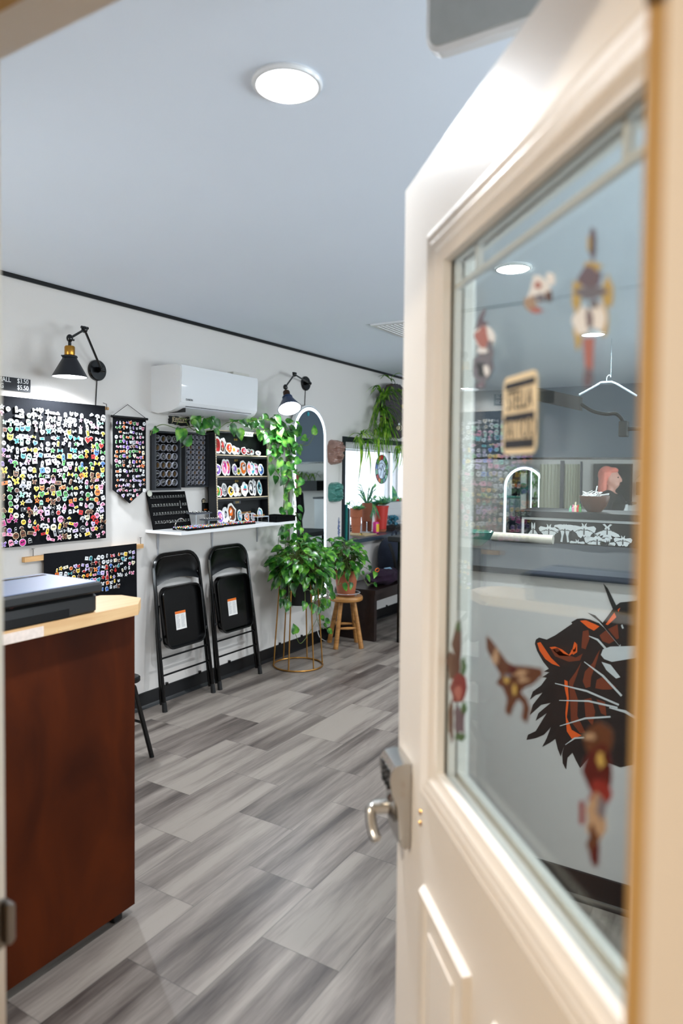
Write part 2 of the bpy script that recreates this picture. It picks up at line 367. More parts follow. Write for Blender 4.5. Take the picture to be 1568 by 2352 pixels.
# hallway on the camera's side
mb = MB().box(-2.7, -2.6, -1.62, 2.3, 0, ZC).box(-2.6, .40, 2.2, 2.3, 0, ZC).box(-2.6, .40, -1.6, -1.5, 0, ZC)
struct(mb.build('wall_hallway', mat('hallway_paint', (.82, .72, .56), .7)))

# ---- door frame (jambs, header, weatherstrip, casing)
mb = MB().box(.36, DX+.005, OY1-.02, OY1+.02, 0, OZ+.02).box(.36, DX+.005, OY0-.02, OY0, 0, OZ+.02).box(.36, DX+.005, OY0-.02, OY1+.02, OZ, OZ+.03)
struct(mb.build('trim_3', M_cream), 'cream painted door jambs and header around the open doorway')
# stops and weatherstrip
a = at(1484, 900, 'x', .47); b = at(1531, 900, 'x', .395)
mb = MB().box(.44, .475, OY0, a.y, 0, OZ).box(.44, .475, OY0, OY1-.02, OZ-.025, OZ)
mb.box(.44, .475, OY1-.032, OY1-.02, 0, OZ)
wz = at(1500, 74, 'x', .47).z
struct(mb.build('trim_4', M_tan), 'tan foam weatherstrip lining the door frame')
mb = MB().box(.435, .4765, OY0, a.y+.001, wz, OZ-.02); struct(mb.build('trim_7', mat('weatherstrip_shadow', (.36, .29, .24), .8)), 'brown block standing in for the weatherstrip shadow at the top of the frame')  # brown colour stands in for shade at the top of the weatherstrip
mb = MB().box(.36, .395, -1.5, b.y, 0, ZC); struct(mb.build('trim_5', M_cream), 'wide flat cream casing beside the open door')
mb = MB().box(.34, .395, b.y, 2.2, OZ+.035, ZC).box(.36, .40, OY1+.0, OY1+.1, 0, OZ+.04); struct(mb.build('trim_6', M_cream))
p0 = at(0, 2062, 'x', .55); p1 = at(0, 2172, 'x', .55)
mb = MB().rbox(.50, .56, OY1-.024, OY1-.019, p1.z, p0.z, .01, 4, 'y'); mb.rbox(.548, .562, OY1-.034, OY1-.019, p1.z+.005, p0.z-.005, .006, 4, 'y')
solo(mb, 'strike_plate', M_steel, 'blurred grey metal strike plate on the left door jamb', 'strike plate')

# ================================================================ OPEN DOOR
A = at(936, 432, 'z', 2.03); th = math.radians(42)
dt = Vector((math.cos(th), math.sin(th), 0)); dn = Vector((-math.sin(th), math.cos(th), 0)); A0 = Vector((A.x, A.y, 0))
def D(s, z, o=0): return A0+dt*s+dn*o+Vector((0, 0, z))
def dbox(mb, s0, s1, z0, z1, o0, o1): return mb.obox(D((s0+s1)/2, (z0+z1)/2, (o0+o1)/2), dt*((s1-s0)/2), dn*((o1-o0)/2), Vector((0, 0, (z1-z0)/2)))
def dprof(mb, s0, s1, z0, z1, prof):
    """rectangular moulding frame: prof = list of (inset, out)"""
    rings = []
    for ins, o in prof: rings.append([D(s0+ins, z0+ins, o), D(s1-ins, z0+ins, o), D(s1-ins, z1-ins, o), D(s0+ins, z1-ins, o)])
    mb.loft(rings+[rings[0]], caps=False)
door = bpy.data.objects.new('door_1', None); COL.objects.link(door); door.location = D(-.86, 0); struct(door)
tag(door, 'half-glass cream entry door standing open at the right')
S0, S1 = -.86, .014
LS0, LS1, LZ0, LZ1 = -.765, -.146, .985, 1.9
mb = MB(); dbox(mb, LS1, S1, .012, 2.03, -.045, 0); dbox(mb, S0, LS0, .012, 2.03, -.045, 0); dbox(mb, LS0, LS1, LZ1, 2.03, -.045, 0); dbox(mb, LS0, LS1, .012, LZ0, -.045, 0)
mb.build('door_slab', M_cream, door)
mb = MB(); dprof(mb, LS0, LS1, LZ0, LZ1, [(0, 0), (.003, .008), (.012, .012), (.022, .009), (.027, .011), (.037, .007), (.042, .008), (.053, .002), (.058, .0), (.06, -.012), (0, -.012)])
dprof(mb, LS0, LS1, LZ0, LZ1, [(0, -.045), (.004, -.06), (.03, -.064), (.055, -.05), (.06, -.034), (0, -.034)])
mb.build('window_frame', M_cream, door)
gs0, gs1, gz0, gz1 = LS0+.055, LS1-.055, LZ0+.045, LZ1-.05
for o in (-.014, -.032): mb = MB(); dbox(mb, gs0, gs1, gz0, gz1, o-.003, o); mb.build('glass_pane', M_pane, door)
mb = MB()
zz = 1.797
dbox(mb, gs0, gs1, zz, zz+.007, -.0275, -.0185)
for s in (-.292, -.649): dbox(mb, s-.004, s+.004, zz+.007, gz1, -.0275, -.0185)
dbox(mb, gs0, gs1, gz1-.009, gz1, -.029, -.0175); dbox(mb, gs0, gs1, gz0, gz0+.008, -.029, -.0175); dbox(mb, gs1-.008, gs1, gz0, gz1, -.029, -.0175)
mb.build('muntin_bars', M_whitem, door)
for (s0, s1) in ((-.362, -.15), (-.67, -.44)):
    mb = MB(); prof = [(0, 0), (.006, .011), (.014, .009), (.022, .002), (.034, .003), (.06, .01)]
    dprof(mb, s0, s1, .2, .835, [(0, -.001)]+prof+[(.061, -.001)]); dbox(mb, s0+.05, s1-.05, .25, .785, -.002, .0095); mb.build('raised_panel', M_cream, door)
mb = MB(); dbox(mb, S1, S1+.004, .05, 1.28, -.02, -.004); mb.build('edge_seal', M_black, door)
mb = MB(); dbox(mb, S1, S1+.002, .9, .96, -.035, -.012); mb.build('latch_plate', M_steel, door)
# lock
def lockbox():
    mb = MB(); ring = []
    prof = [(.002, .856), (.012, .852), (.022, .862), (.024, .9), (.027, .93), (.036, .952), (.040, .975), (.038, .99), (.03, 1.001), (.014, 1.005), (.002, 1.004)]
    a = [D(-.076, z, o) for o, z in prof]; b = [p+dt*.078 for p in a]
    mb.loft([a, b]); return mb
lk = lockbox().build('lock_housing', M_chrome, door, 25)
mb = MB().lathe([(.001, 0), (.026, 0), (.028, .006), (.018, .012), (.013, .014), (.012, .040), (.001, .042)], D(-.04, .915, .022), 20, dn)
pts = spline([D(-.04, .915, .058), D(-.044, .914, .066), D(-.052, .9, .068), D(-.064, .882, .066), D(-.076, .872, .062)], 4)
mb.tube([D(-.04, .917, .054)]+pts, [.009]+[.0095]*(len(pts)-1)+[.005], 12)
mb.build('lever_handle', M_chrome, lk)
mb = MB()
for r in range(4):
    for c in range(3): dbox(mb, -.062+c*.018, -.052+c*.018, .955+r*.01, .961+r*.01, .034, .0405)
mb.build('keypad', M_blackm, lk)
mb = MB()
for z in (.944, .925): mb.lathe([(.0001, 0), (.0045, 0), (.004, .002), (.0001, .0025)], D(-.128, z, 0), 12, dn)
mb.build('screw', M_brass, door)
# signs and decals stuck on the pane
def dpoly(mb, pts, o=-.0132, thk=.0004): mb.poly([D(s, z, o) for s, z in pts], dn, thk)
def rrect(s0, s1, z0, z1, r, n=4):
    pts = []
    for (c0, c1, st) in ((s1-r, z1-r, 0), (s0+r, z1-r, 1), (s0+r, z0+r, 2), (s1-r, z0+r, 3)):
        for k in range(n+1): t = (st+k/n)*PI/2; pts.append((c0+r*math.cos(t), c1+r*math.sin(t)))
    return pts
sg = thing('shop_sticker', 'cream and navy shop sticker on the open door glass', 'sticker', D(-.450, 1.588, -.0136))
mb = MB(); dpoly(mb, rrect(-.497, -.404, 1.540, 1.636, .012), -.0137, .0006); mb.build('backing', M_creamink, sg)
navy = mat('navy_ink', (.04, .045, .10), .5)
for z0, z1 in ((1.620, 1.628), (1.581, 1.589), (1.547, 1.558)): mb = MB(); dpoly(mb, [(-.491, z0), (-.41, z0), (-.41, z1), (-.491, z1)], -.0131, .0004); mb.build('bar', navy, sg)

for s, z in (('STELLA', 1.6045), ('TATTOO', 1.5695)): text('lettering', s, .035, D(-.4505, z, -.0126), -dt, (0, 0, 1), navy, sg, .0002, sx=.62)
def decal(name, label, col, shapes, group=None):
    mb = MB(); mats = []
    for k, (c, pts) in enumerate(shapes):
        if c not in mats: mats.append(c)
        mb.cur = mats.index(c); dpoly(mb, pts, -.0136+.0003*k, .0005)
    return solo(mb, name, [pal(c) for c in mats], label, 'decal', group)
def blob(cs, cz, rs, rz, n=14, w=.15, seed=0):
    r = random.Random(seed); return [(cs+rs*math.cos(2*PI*k/n)*(1+r.uniform(-w, w)), cz+rz*math.sin(2*PI*k/n)*(1+r.uniform(-w, w))) for k in range(n)]
def dpx(x, y):
    """(s, z) on the outer pane met by the sight line through a photo pixel"""
    d = fw+rt*((x-CX)/F)-up*((y-CY)/F); P0 = D(0, 0, -.0136); k = dn.dot(P0-EYE)/dn.dot(d); p = EYE+d*k
    return ((p-A0).dot(dt), p.z)
def pb(c, x, y, rx, ry, seed=0, w=.2, n=12):
    r = random.Random(seed); return (c, [dpx(x+rx*math.cos(2*PI*k/n)*(1+r.uniform(-w, w)), y+ry*math.sin(2*PI*k/n)*(1+r.uniform(-w, w))) for k in range(n)])
def pp(c, *pts): return (c, [dpx(*p) for p in pts])
PAL.update(ochre=(.74, .64, .36), plum=(.42, .36, .40), slate=(.44, .43, .47), coral=(.68, .42, .38), rose=(.50, .18, .16), umber=(.36, .23, .16), tanned=(.66, .56, .46), maroon=(.32, .12, .11), moss=(.28, .40, .24))
decal('glass_decal', 'tall dagger tattoo decal with yellow ornaments, high on the door glass', None, [
    pb('plum', 1361, 560, 8, 40, 1, .15), pb('ochre', 1362, 612, 20, 12, 2), pb('plum', 1358, 640, 26, 26, 3, .3), pb('ochre', 1326, 680, 12, 36, 4, .3), pb('ochre', 1398, 670, 12, 34, 5, .3), pb('slate', 1360, 672, 34, 14, 6, .4),
    pb('ochre', 1330, 760, 10, 46, 7, .3), pb('ochre', 1394, 740, 9, 40, 8, .3), pb('white', 1342, 740, 22, 32, 9), pb('white', 1380, 728, 18, 34, 10), pb('plum', 1360, 732, 8, 22, 11), pp('coral', (1346, 778), (1372, 775), (1368, 850), (1352, 852)), pb('plum', 1358, 868, 12, 22, 12, .3), pb('slate', 1372, 700, 10, 10, 13, .4), pb('ochre', 1362, 560, 4, 18, 14)])
decal('glass_decal', 'grey and red snake tattoo decal, upper left of the door glass', None, [
    pp('plum', (1112, 708), (1116, 712), (1108, 735), (1122, 742), (1116, 750), (1104, 748), (1098, 775), (1092, 780), (1090, 760), (1100, 730)), pb('white', 1112, 775, 22, 28, 20, .25), pb('coral', 1108, 775, 17, 24, 21, .3), pb('slate', 1110, 845, 22, 38, 22, .2), pb('black', 1106, 850, 10, 20, 23, .5), pb('slate', 1128, 810, 8, 26, 24, .3), pb('white', 1120, 850, 7, 12, 25, .4), pb('plum', 1108, 885, 9, 8, 26, .3), pb('white', 1110, 806, 13, 6, 27, .3)])
decal('glass_decal', 'small pale flower decal with orange centre, between the snake and the dagger decals', None, [
    pb('white', 1240, 665, 26, 30, 30, .3), pb('tanned', 1220, 695, 16, 18, 31, .4), pb('coral', 1237, 655, 8, 8, 32), pb('umber', 1262, 680, 7, 14, 33, .3), pb('slate', 1240, 685, 12, 10, 34, .4), pb('coral', 1234, 712, 14, 7, 35, .3), pb('white', 1268, 640, 10, 14, 36, .3)])
decal('glass_decal', 'brown moth tattoo decal low on the door glass, left of the beast mural', None, [
    pp('umber', (1117, 1458), (1130, 1472), (1150, 1500), (1165, 1520), (1180, 1528), (1210, 1530), (1245, 1535), (1248, 1550), (1225, 1572), (1205, 1580), (1196, 1590), (1210, 1605), (1218, 1630), (1210, 1662), (1198, 1650), (1202, 1620), (1190, 1605), (1180, 1622), (1172, 1645), (1160, 1635), (1165, 1605), (1155, 1580), (1140, 1570), (1150, 1550), (1130, 1515), (1118, 1490)),
    pb('tanned', 1192, 1545, 22, 9, 40, .4), pb('tanned', 1140, 1508, 8, 18, 41, .4), pb('ochre', 1165, 1560, 7, 12, 42, .3), pb('maroon', 1180, 1538, 10, 8, 43, .3), pb('tanned', 1206, 1562, 12, 7, 44, .4), pb('ochre', 1185, 1585, 5, 14, 45), pb('slate', 1170, 1552, 8, 5, 46)])
decal('glass_decal', 'red rose stem decal at the left edge of the door glass', None, [
    pb('umber', 1050, 1480, 9, 44, 50, .5), pb('umber', 1046, 1530, 16, 30, 51, .5), pb('rose', 1052, 1580, 17, 40, 52, .3), pb('coral', 1054, 1590, 8, 18, 53, .4), pb('moss', 1066, 1530, 6, 20, 54, .4), pb('plum', 1060, 1650, 14, 34, 55, .5), pb('moss', 1058, 1692, 12, 10, 56, .3), pb('umber', 1040, 1660, 6, 44, 57, .4), pb('moss', 1070, 1625, 6, 14, 58, .4), pb('moss', 1056, 1440, 5, 12, 59)])
decal('glass_decal', 'dark red dripping heart decal at the lower right of the door glass', None, [
    pb('umber', 1374, 1700, 36, 40, 60, .2), pb('maroon', 1374, 1770, 32, 62, 61, .2), pb('rose', 1378, 1820, 22, 34, 62, .4), pp('rose', (1333, 1840), (1343, 1838), (1344, 1890), (1338, 1896), (1333, 1890)), pb('tanned', 1372, 1880, 22, 50, 63, .3), pb('slate', 1384, 1850, 12, 26, 64, .5), pb('umber', 1366, 1935, 14, 34, 65, .4), pb('maroon', 1372, 1965, 12, 22, 66, .4), pb('ochre', 1384, 1745, 10, 16, 67, .4), pb('tanned', 1360, 1690, 12, 10, 68, .5)])

# ================================================================ CEILING FITTINGS
def disc(x, y, label):
    t = thing('ceiling_light', label, 'ceiling light', (x, y, ZC), 'round ceiling lights')
    MB().lathe([(.088, 0), (.09, -.006), (.086, -.012), (.078, -.013), (.076, -.006), (.074, 0)], (x, y, ZC), 40).build('frame', M_white, t)
    MB().lathe([(.0001, -.004), (.077, -.004), (.077, -.009), (.0001, -.0105)], (x, y, ZC), 40).build('diffuser', mat('lit_diffuser', (.95, .97, 1), .5, noise=0, emit=14), t)
    l = bpy.data.lights.new('ceiling_lamp', 'AREA'); l.shape = 'DISK'; l.size = .14; l.energy = 20; l.color = (.92, .96, 1); l.spread = math.radians(150)
    lo = bpy.data.objects.new('ceiling_lamp', l); COL.objects.link(lo); lo.location = (x, y, ZC-.016); lo.visible_camera = True
disc(1.455, 1.055, 'round flush ceiling light seen directly, top of the picture')
disc(3.302, 1.049, 'round flush ceiling light seen through the door glass')
disc(5.15, 1.05, 'round flush ceiling light farthest from the doorway')
v0 = at(868, 742, 'z', ZC); v1 = at(930, 765, 'z', ZC)
t = thing('ceiling_vent', 'white slotted ceiling vent above the window end of the room', 'ceiling vent', ((v0.x+.25), v0.y-.08, ZC))
MB().box(v0.x, v0.x+.5, v0.y-.2, v0.y+.06, ZC-.012, ZC).build('frame', M_whitem, t)
mb = MB()
for k in range(7): mb.box(v0.x+.04, v0.x+.46, v0.y-.175+.032*k, v0.y-.165+.032*k, ZC-.018, ZC-.012)
mb.build('slats', M_white, t)
# white box at the top right
bx = at(974, 100, 'x', 1.2); b0 = at(1000, 85, 'x', 1.2)
t = thing('wall_box', 'white rounded plastic housing hanging under the ceiling above the door', 'housing', (1.26, bx.y-.3, ZC))
t.name = 'ceiling_housing'
zb = at(1010, 108, 'x', 1.2).z
mb = MB().rbox(1.2, 1.235, bx.y-.62, bx.y, zb-.006, ZC-.005, .035, 5, 'x'); mb.build('casing', M_white, t)
mb = MB().rbox(1.196, 1.2005, bx.y-.59, bx.y-.012, zb+.002, ZC-.02, .02, 5, 'x'); mb.build('cover', mat('grey_plastic', (.68, .69, .68), .5), t)

# ================================================================ RECEPTION DESK
c1 = at(308, 1396, 'z', 1.07); tip = at(329, 1376, 'z', 1.07)
desk = thing('reception_desk', 'cherry brown reception desk with a pale pine ledge', 'desk', (1.0, 1.85, 0))
MB().box(.62, 1.617, 1.787, 1.807, .035, 1.035).build('front_panel', M_cherry, desk)
MB().box(1.597, 1.617, 1.807, 2.45, .035, 1.035).build('side_panel', M_cherry, desk)
MB().box(.62, 1.597, 1.83, 1.85, 0, 1.03).build('inner_panel', M_blackm, desk)
mb = MB(); ol = [(.62, 1.735), (1.585, 1.735), (1.665, 1.81), (1.665, 1.905), (1.62, 1.96), (.62, 1.96)]
mb.poly([Vector((x, y, 1.036)) for x, y in ol], (0, 0, 1), .036); mb.build('ledge', M_pine, desk)
MB().box(1.0, 1.235, 1.7335, 1.736, 1.037, 1.066).build('worn_label', mat('torn_paper', (.82, .76, .72), .8, noise=.25, nscale=60), desk)
MB().box(.62, 1.597, 1.96, 2.45, .72, .75).build('worktop', M_pine, desk)
mb = MB().rbox(1.54, 1.58, 1.80, 1.84, 0, .036, .01); mb.build('foot', M_black, desk)
# printer
pr = thing('printer', 'black flat desktop printer with grey-blue lid on the desk ledge', 'printer', (1.3, 1.9, 1.072))
q = at(240, 1336, 'z', 1.165); q2 = at(108, 1316, 'z', 1.165); q3 = at(14, 1372, 'z', 1.165)
py0 = q.y+.0; py1 = q2.y; px1 = q.x
MB().rbox(px1-.46, px1-.012, py0+.012, py1, 1.072, 1.13, .02).build('body', mat('printer_black', (.04, .038, .038), .45), pr)
MB().rbox(px1-.46, px1, py0, py1, 1.134, 1.165, .018).build('scanner_lid', M_blackm, pr)
MB().rbox(px1-.45, px1-.012, py0+.015, py1-.01, 1.1655, 1.168, .014).build('lid_top', mat('printer_lid', (.42, .46, .56), .35), pr)
MB().box(px1-.33, px1-.03, py1-.055, py1-.04, 1.168, 1.1695).build('hinge_slot', M_black, pr)
MB().box(px1-.34, px1-.12, py0+.01, py0+.0125, 1.076, 1.1).build('paper_slot', M_black, pr)
mb = MB(); r = random.Random(3)
bc = at(26, 1425, 'y', 1.79)
for k in range(26): mb.ell((bc.x-.02+r.uniform(-.014, .014), 1.775+r.uniform(-.02, .02), 1.085+r.uniform(-.0, .055)), .011, .011, .011, 8, 6)
mb.cur = 1
for k in range(4): mb.ell((bc.x-.02+r.uniform(-.01, .014), 1.772+r.uniform(-.02, .02), 1.12+r.uniform(-.0, .03)), .008, .008, .008, 8, 6)
solo(mb, 'bead_cluster', [mat('maroon_glass', (.22, .03, .05), .15), M_gold], 'dark maroon glass bead cluster at the left end of the desk ledge', 'ornament')

# ================================================================ WALL LAMPS
def wall_lamp(bp, elbow, head, brassm, label, shade_col, tilt, e):
    t = thing('wall_lamp', label, 'wall lamp', bp, 'swing-arm wall lamps')
    bp = Vector(bp); elbow = Vector(elbow); head = Vector(head); dv = -Vector(tilt).normalized()
    MB().lathe([(.0001, 0), (.06, 0), (.06, .014), (.055, .02), (.0001, .021)], bp, 32, (0, -1, 0)).build('backplate', M_black, t)
    mb = MB().cyl(bp+Vector((0, -.02, .005)), bp+Vector((0, -.05, .01)), .012).cyl(bp+Vector((0, -.045, .0)), elbow, .0065); mb.lathe([(.0001, 0), (.014, 0), (.014, .03), (.0001, .03)], bp+Vector((-.015, -.045, .0)), 14, (1, 0, 0))
    mb.build('lower_arm', M_black, t)
    mb = MB().ell(elbow, .017, .017, .019, 14, 8); mb.cyl(elbow, head, .0065); mb.cyl(elbow+Vector((-.02, 0, .01)), elbow+Vector((.022, 0, .01)), .008, seg=10); mb.build('upper_arm', M_black, t)
    mb = MB().ell(head, .017, .017, .021, 14, 8); mb.cyl(head, head-dv*.045, .008); mb.cyl(head+Vector((-.012, 0, 0)), head+Vector((.026, 0, -.006)), .0055); mb.build('joint', M_black, t)
    h = head-dv*.04
    MB().lathe([(.0001, 0), (.022, 0), (.026, -.006), (.026, -.046), (.023, -.052), (.0001, -.052)], h, 24, dv).build('socket', brassm, t)
    s = h-dv*.05
    sh = MB().lathe([(.026, 0), (.036, 0), (.0385, -.004), (.0385, -.01), (.035, -.012), (.088, -.108), (.090, -.1105), (.0865, -.1105), (.031, -.012), (.026, -.008)], s, 36, dv)
    sh.cyl(s+Vector((-.032, 0, -.006)), s+Vector((-.05, 0, -.006)), .004, seg=8)
    sh.build('lamp_shade', shade_col, t)
    MB().lathe([(.028, -.012), (.0856, -.110), (.0846, -.110), (.027, -.013), (.028, -.012)], s, 36, dv, caps=False).build('shade_lining', M_whitem, t)
    MB().lathe([(.0001, -.03), (.014, -.035), (.018, -.05), (.027, -.07), (.027, -.09), (.018, -.104), (.0001, -.109)], s, 20, dv).build('bulb', mat('lit_bulb', (.93, .96, 1), .4, noise=0, emit=40), t)
    MB().tube([bp+Vector((.0, -.006, -.06)), bp+Vector((-.008, -.004, -.2)), bp+Vector((-.02, -.004, -.3))], .003, 6).build('cord', M_black, t)
    l = bpy.data.lights.new('lamp_bulb', 'SPOT'); l.energy = e; l.color = (.86, .93, 1); l.shadow_soft_size = .025; l.spot_size = math.radians(160); l.spot_blend = .5
    lo = bpy.data.objects.new('lamp_bulb_light', l); COL.objects.link(lo); lo.location = s-dv*.112; lo.rotation_mode = 'QUATERNION'; lo.rotation_quaternion = dv.to_track_quat('Z', 'Y')
    return t
y1 = W-.17
M_shade = mat('navy_shade', (.06, .07, .10), .4, noise=.03)
hd = at(160, 777, 'y', y1-.03)
wall_lamp(at(221, 851, 'y', W), at(194, 757, 'y', y1+.02), hd, M_brass, 'black swing-arm wall lamp with a brass socket above the big pin banner', M_shade, (0, 0, -1), 55)
hd2 = at(655, 889, 'y', y1-.03)
wall_lamp(at(700, 881, 'y', W), at(676, 860, 'y', y1+.05), hd2, mat('dark_bronze', (.28, .2, .16), .4, .8), 'black swing-arm wall lamp with a dark socket beside the arched mirror', mat('blue_shade', (.12, .20, .34), .4), (-.30, -.42, -.86), 40)

# ================================================================ AIR CONDITIONER
ax0, ax1, az0, az1 = 3.118, 3.87, 1.87, 2.155
ac = thing('air_conditioner', 'white glossy split air conditioner unit on the long wall', 'air conditioner', (3.5, W, 1.87))
prof = [(0, az1), (.215, az1), (.245, az1-.012), (.25, az1-.03), (.243, az0+.045), (.225, az0+.02), (.17, az0), (.06, az0-.012), (0, az0)]
MB().loft([[Vector((x, W-d, z)) for d, z in prof] for x in (ax0, ax1)]).build('housing', M_white, ac)
mb = MB(); fp = [(.218, az1+.004), (.252, az1-.006), (.258, az1-.03), (.251, az0+.05), (.243, az0+.05), (.246, az1-.03), (.243, az1-.012), (.216, az1-.004)]
mb.loft([[Vector((x, W-d, z)) for d, z in fp] for x in (ax0+.004, ax1-.004)]); mb.build('front_panel', mat('white_gloss_panel', (.9, .9, .9), .06, noise=0, coat=.8), ac)
mb = MB(); fl = [(.232, az0+.022), (.168, az0-.003), (.09, az0-.010), (.09, az0-.016), (.172, az0-.010), (.238, az0+.018)]
mb.loft([[Vector((x, W-d, z)) for d, z in fl] for x in (ax0+.06, ax1-.07)]); mb.build('louver', mat('white_louver', (.78, .78, .8), .4), ac)
mb = MB().box(ax0+.052, ax0+.056, W-.238, W-.09, az0-.008, az0+.018); mb.loft([[Vector((x, W-d, z)) for d, z in ((.244, az0+.026), (.244, az0+.03), (.24, az0+.028))] for x in (ax0+.05, ax1-.06)]); mb.build('louver_gap', M_blackm, ac)
text('brand_mark', 'DAIKIN', .018, (ax0+.04, W-.257, az0+.068), (1, 0, 0), (0, 0, 1), M_ink, ac, .0005, 'LEFT')
MB().rbox(ax1-.2, ax1-.02, W-.2, W-.14, az1, az1+.022, .008).build('top_sensor', mat('beige_plastic', (.78, .76, .72), .5), ac)

# ================================================================ SIGNS ON THE WALL
XD, ZD = (1, 0, 0), (0, 0, 1)
def sign(name, label, x0, x1, z0, z1, m, jag=0, th=.008, cat='sign', y=W):
    t = thing(name, label, cat, ((x0+x1)/2, y, (z0+z1)/2)); r = random.Random(5); pts = []
    if jag:
        n = 9
        for a, b in (((x0, z0), (x1, z0)), ((x1, z0), (x1, z1)), ((x1, z1), (x0, z1)), ((x0, z1), (x0, z0))):
            for k in range(n): u = k/n; pts.append(Vector((a[0]+(b[0]-a[0])*u+r.uniform(-jag, jag), y, a[1]+(b[1]-a[1])*u+r.uniform(-jag, jag))))
    else: pts = [Vector((x, y, z)) for x, z in ((x0, z0), (x1, z0), (x1, z1), (x0, z1))]
    MB().poly(pts, (0, -1, 0), th).build('board', m, t); return t
M_slate = mat('speckled_slate', (.10, .11, .13), .7, noise=.5, nscale=120)
pz = at(68, 887, 'y', W)
t = sign('price_sign', 'black price sign with white hand lettering above the big banner', pz.x-.36, pz.x, 1.905, 1.972, M_slate)
for k, (a, b) in enumerate((('SMALL', '$3.50'), ('BIG', '$5.50'))):
    zz = 1.957-.033*k
    text('lettering', a, .034, (pz.x-.195, W-.0085, zz), XD, ZD, M_whiteink, t, .0008, 'LEFT', .85); text('lettering', b, .034, (pz.x-.012, W-.0085, zz), XD, ZD, M_whiteink, t, .0008, 'RIGHT', .85)
j0 = at(387, 955, 'y', W); j1 = at(426, 978, 'y', W)
t = sign('jewelry_sign', 'small black sign lettered JEWELRY below the air conditioner', j0.x, j1.x+.03, j1.z, j0.z, M_blackm, .006)
text('lettering', 'JEWELRY', .042, ((j0.x+j1.x)/2+.012, W-.009, (j0.z+j1.z)/2+.006), XD, ZD, M_creamink, t, .0008, sx=.8)
mb = MB().tube([Vector((j0.x+.04, W-.009, j1.z+.022)), Vector((j0.x+.1, W-.009, j1.z+.018)), Vector((j1.x-.0, W-.009, j1.z+.022))], .002, 6); mb.build('underline', M_creamink, t)

# ================================================================ PIN BANNERS
def cloth(mb, x0, x1, z0, z1, y, tip=None, th=.003, wave=.004, nx=14, nz=10):
    """slightly wavy hanging cloth; tip = points downward in the middle"""
    def bot(u):
        if tip is None: return z0
        zc = z0; w = .14
        if u < w or u > 1-w: e = (u if u < w else 1-u)/w; return zc+(tip-zc)*.28*e
        e = (u-w)/(.5-w) if u < .5 else (1-w-u)/(.5-w); return zc+(tip-zc)*(.28+.72*e)
    f = []; b = []
    for j in range(nz+1):
        for i in range(nx+1):
            u = i/nx; v = j/nz; zb = bot(u); z = z1+(zb-z1)*v; yy = y+wave*math.sin(u*9+v*2)*v
            f.append(Vector((x0+(x1-x0)*u, yy, z))); b.append(Vector((x0+(x1-x0)*u, yy+th, z)))
    n = (nx+1)*(nz+1); fs = []
    for j in range(nz):
        for i in range(nx):
            k = j*(nx+1)+i; fs += [(k, k+1, k+nx+2, k+nx+1), (n+k, n+k+nx+1, n+k+nx+2, n+k+1)]
    edge = [i for i in range(nx+1)]+[j*(nx+1)+nx for j in range(1, nz+1)]+[nz*(nx+1)+i for i in range(nx-1, -1, -1)]+[j*(nx+1) for j in range(nz-1, 0, -1)]
    for a, c in zip(edge, edge[1:]+edge[:1]): fs.append((a, n+a, n+c, c))
    mb.add(f+b, fs)
yb = W-.03
BX0, BX1, BZ0, BZ1 = 2.03, 2.735, 1.105, 1.872
t = thing('big_pin_banner', 'large black cloth banner covered in enamel pins under the brass socket lamp', 'banner', (2.4, W, 1.1))
mb = MB(); cloth(mb, BX0, BX1, BZ0, BZ1, yb); mb.build('cloth', M_fabric, t)
MB().cyl((BX0-.05, yb+.012, BZ1-.012), (BX1+.03, yb+.012, BZ1-.012), .009).build('rod', M_rod, t)
MB().tube([(BX1+.008, W-.002, BZ1+.02), (BX1+.008, W-.03, BZ1+.012), (BX1+.008, W-.034, BZ1-.018)], .002, 6).build('hook', M_black, t)
PX0, PX1, PZ0, PZ1, PT = 2.79, 3.045, 1.385, 1.812, 1.30
t = thing('pin_pennant', 'small black pointed pennant of enamel pins hanging by a cord', 'banner', (2.92, W, 1.3))
mb = MB(); cloth(mb, PX0, PX1, PZ0, PZ1, yb, PT, wave=.002); mb.build('cloth', M_fabric, t)
MB().cyl((PX0-.012, yb, PZ1+.005), (PX1+.012, yb, PZ1+.005), .008, seg=12).build('rod', M_black, t)
MB().tube([(PX0, yb, PZ1+.01), ((PX0+PX1)/2, W-.012, PZ1+.085), (PX1, yb, PZ1+.01)], .0018, 6).build('cord', M_black, t)
LX0, LX1, LZ0, LZ1 = 2.33, 2.97, .66, 1.052
t = thing('low_pin_banner', 'black cloth banner with rows of pins hanging low behind the desk', 'banner', (2.65, W, .66))
mb = MB(); cloth(mb, LX0, LX1, LZ0, LZ1, yb); mb.build('cloth', M_fabric, t)
MB().box(LX0-.11, LX1+.06, yb+.004, W-.0003, LZ1-.034, LZ1-.008).build('batten', M_rod, t)
for x in (LX0-.055, LX1+.045): MB().cyl((x, yb+.014, LZ1-.008), (x, yb+.014, LZ1+.03), .0025, seg=8).lathe([(.0001, 0), (.008, 0), (.007, .003), (.0001, .004)], (x, yb+.014, LZ1+.03), 10).build('eye_screw', M_steel, t)
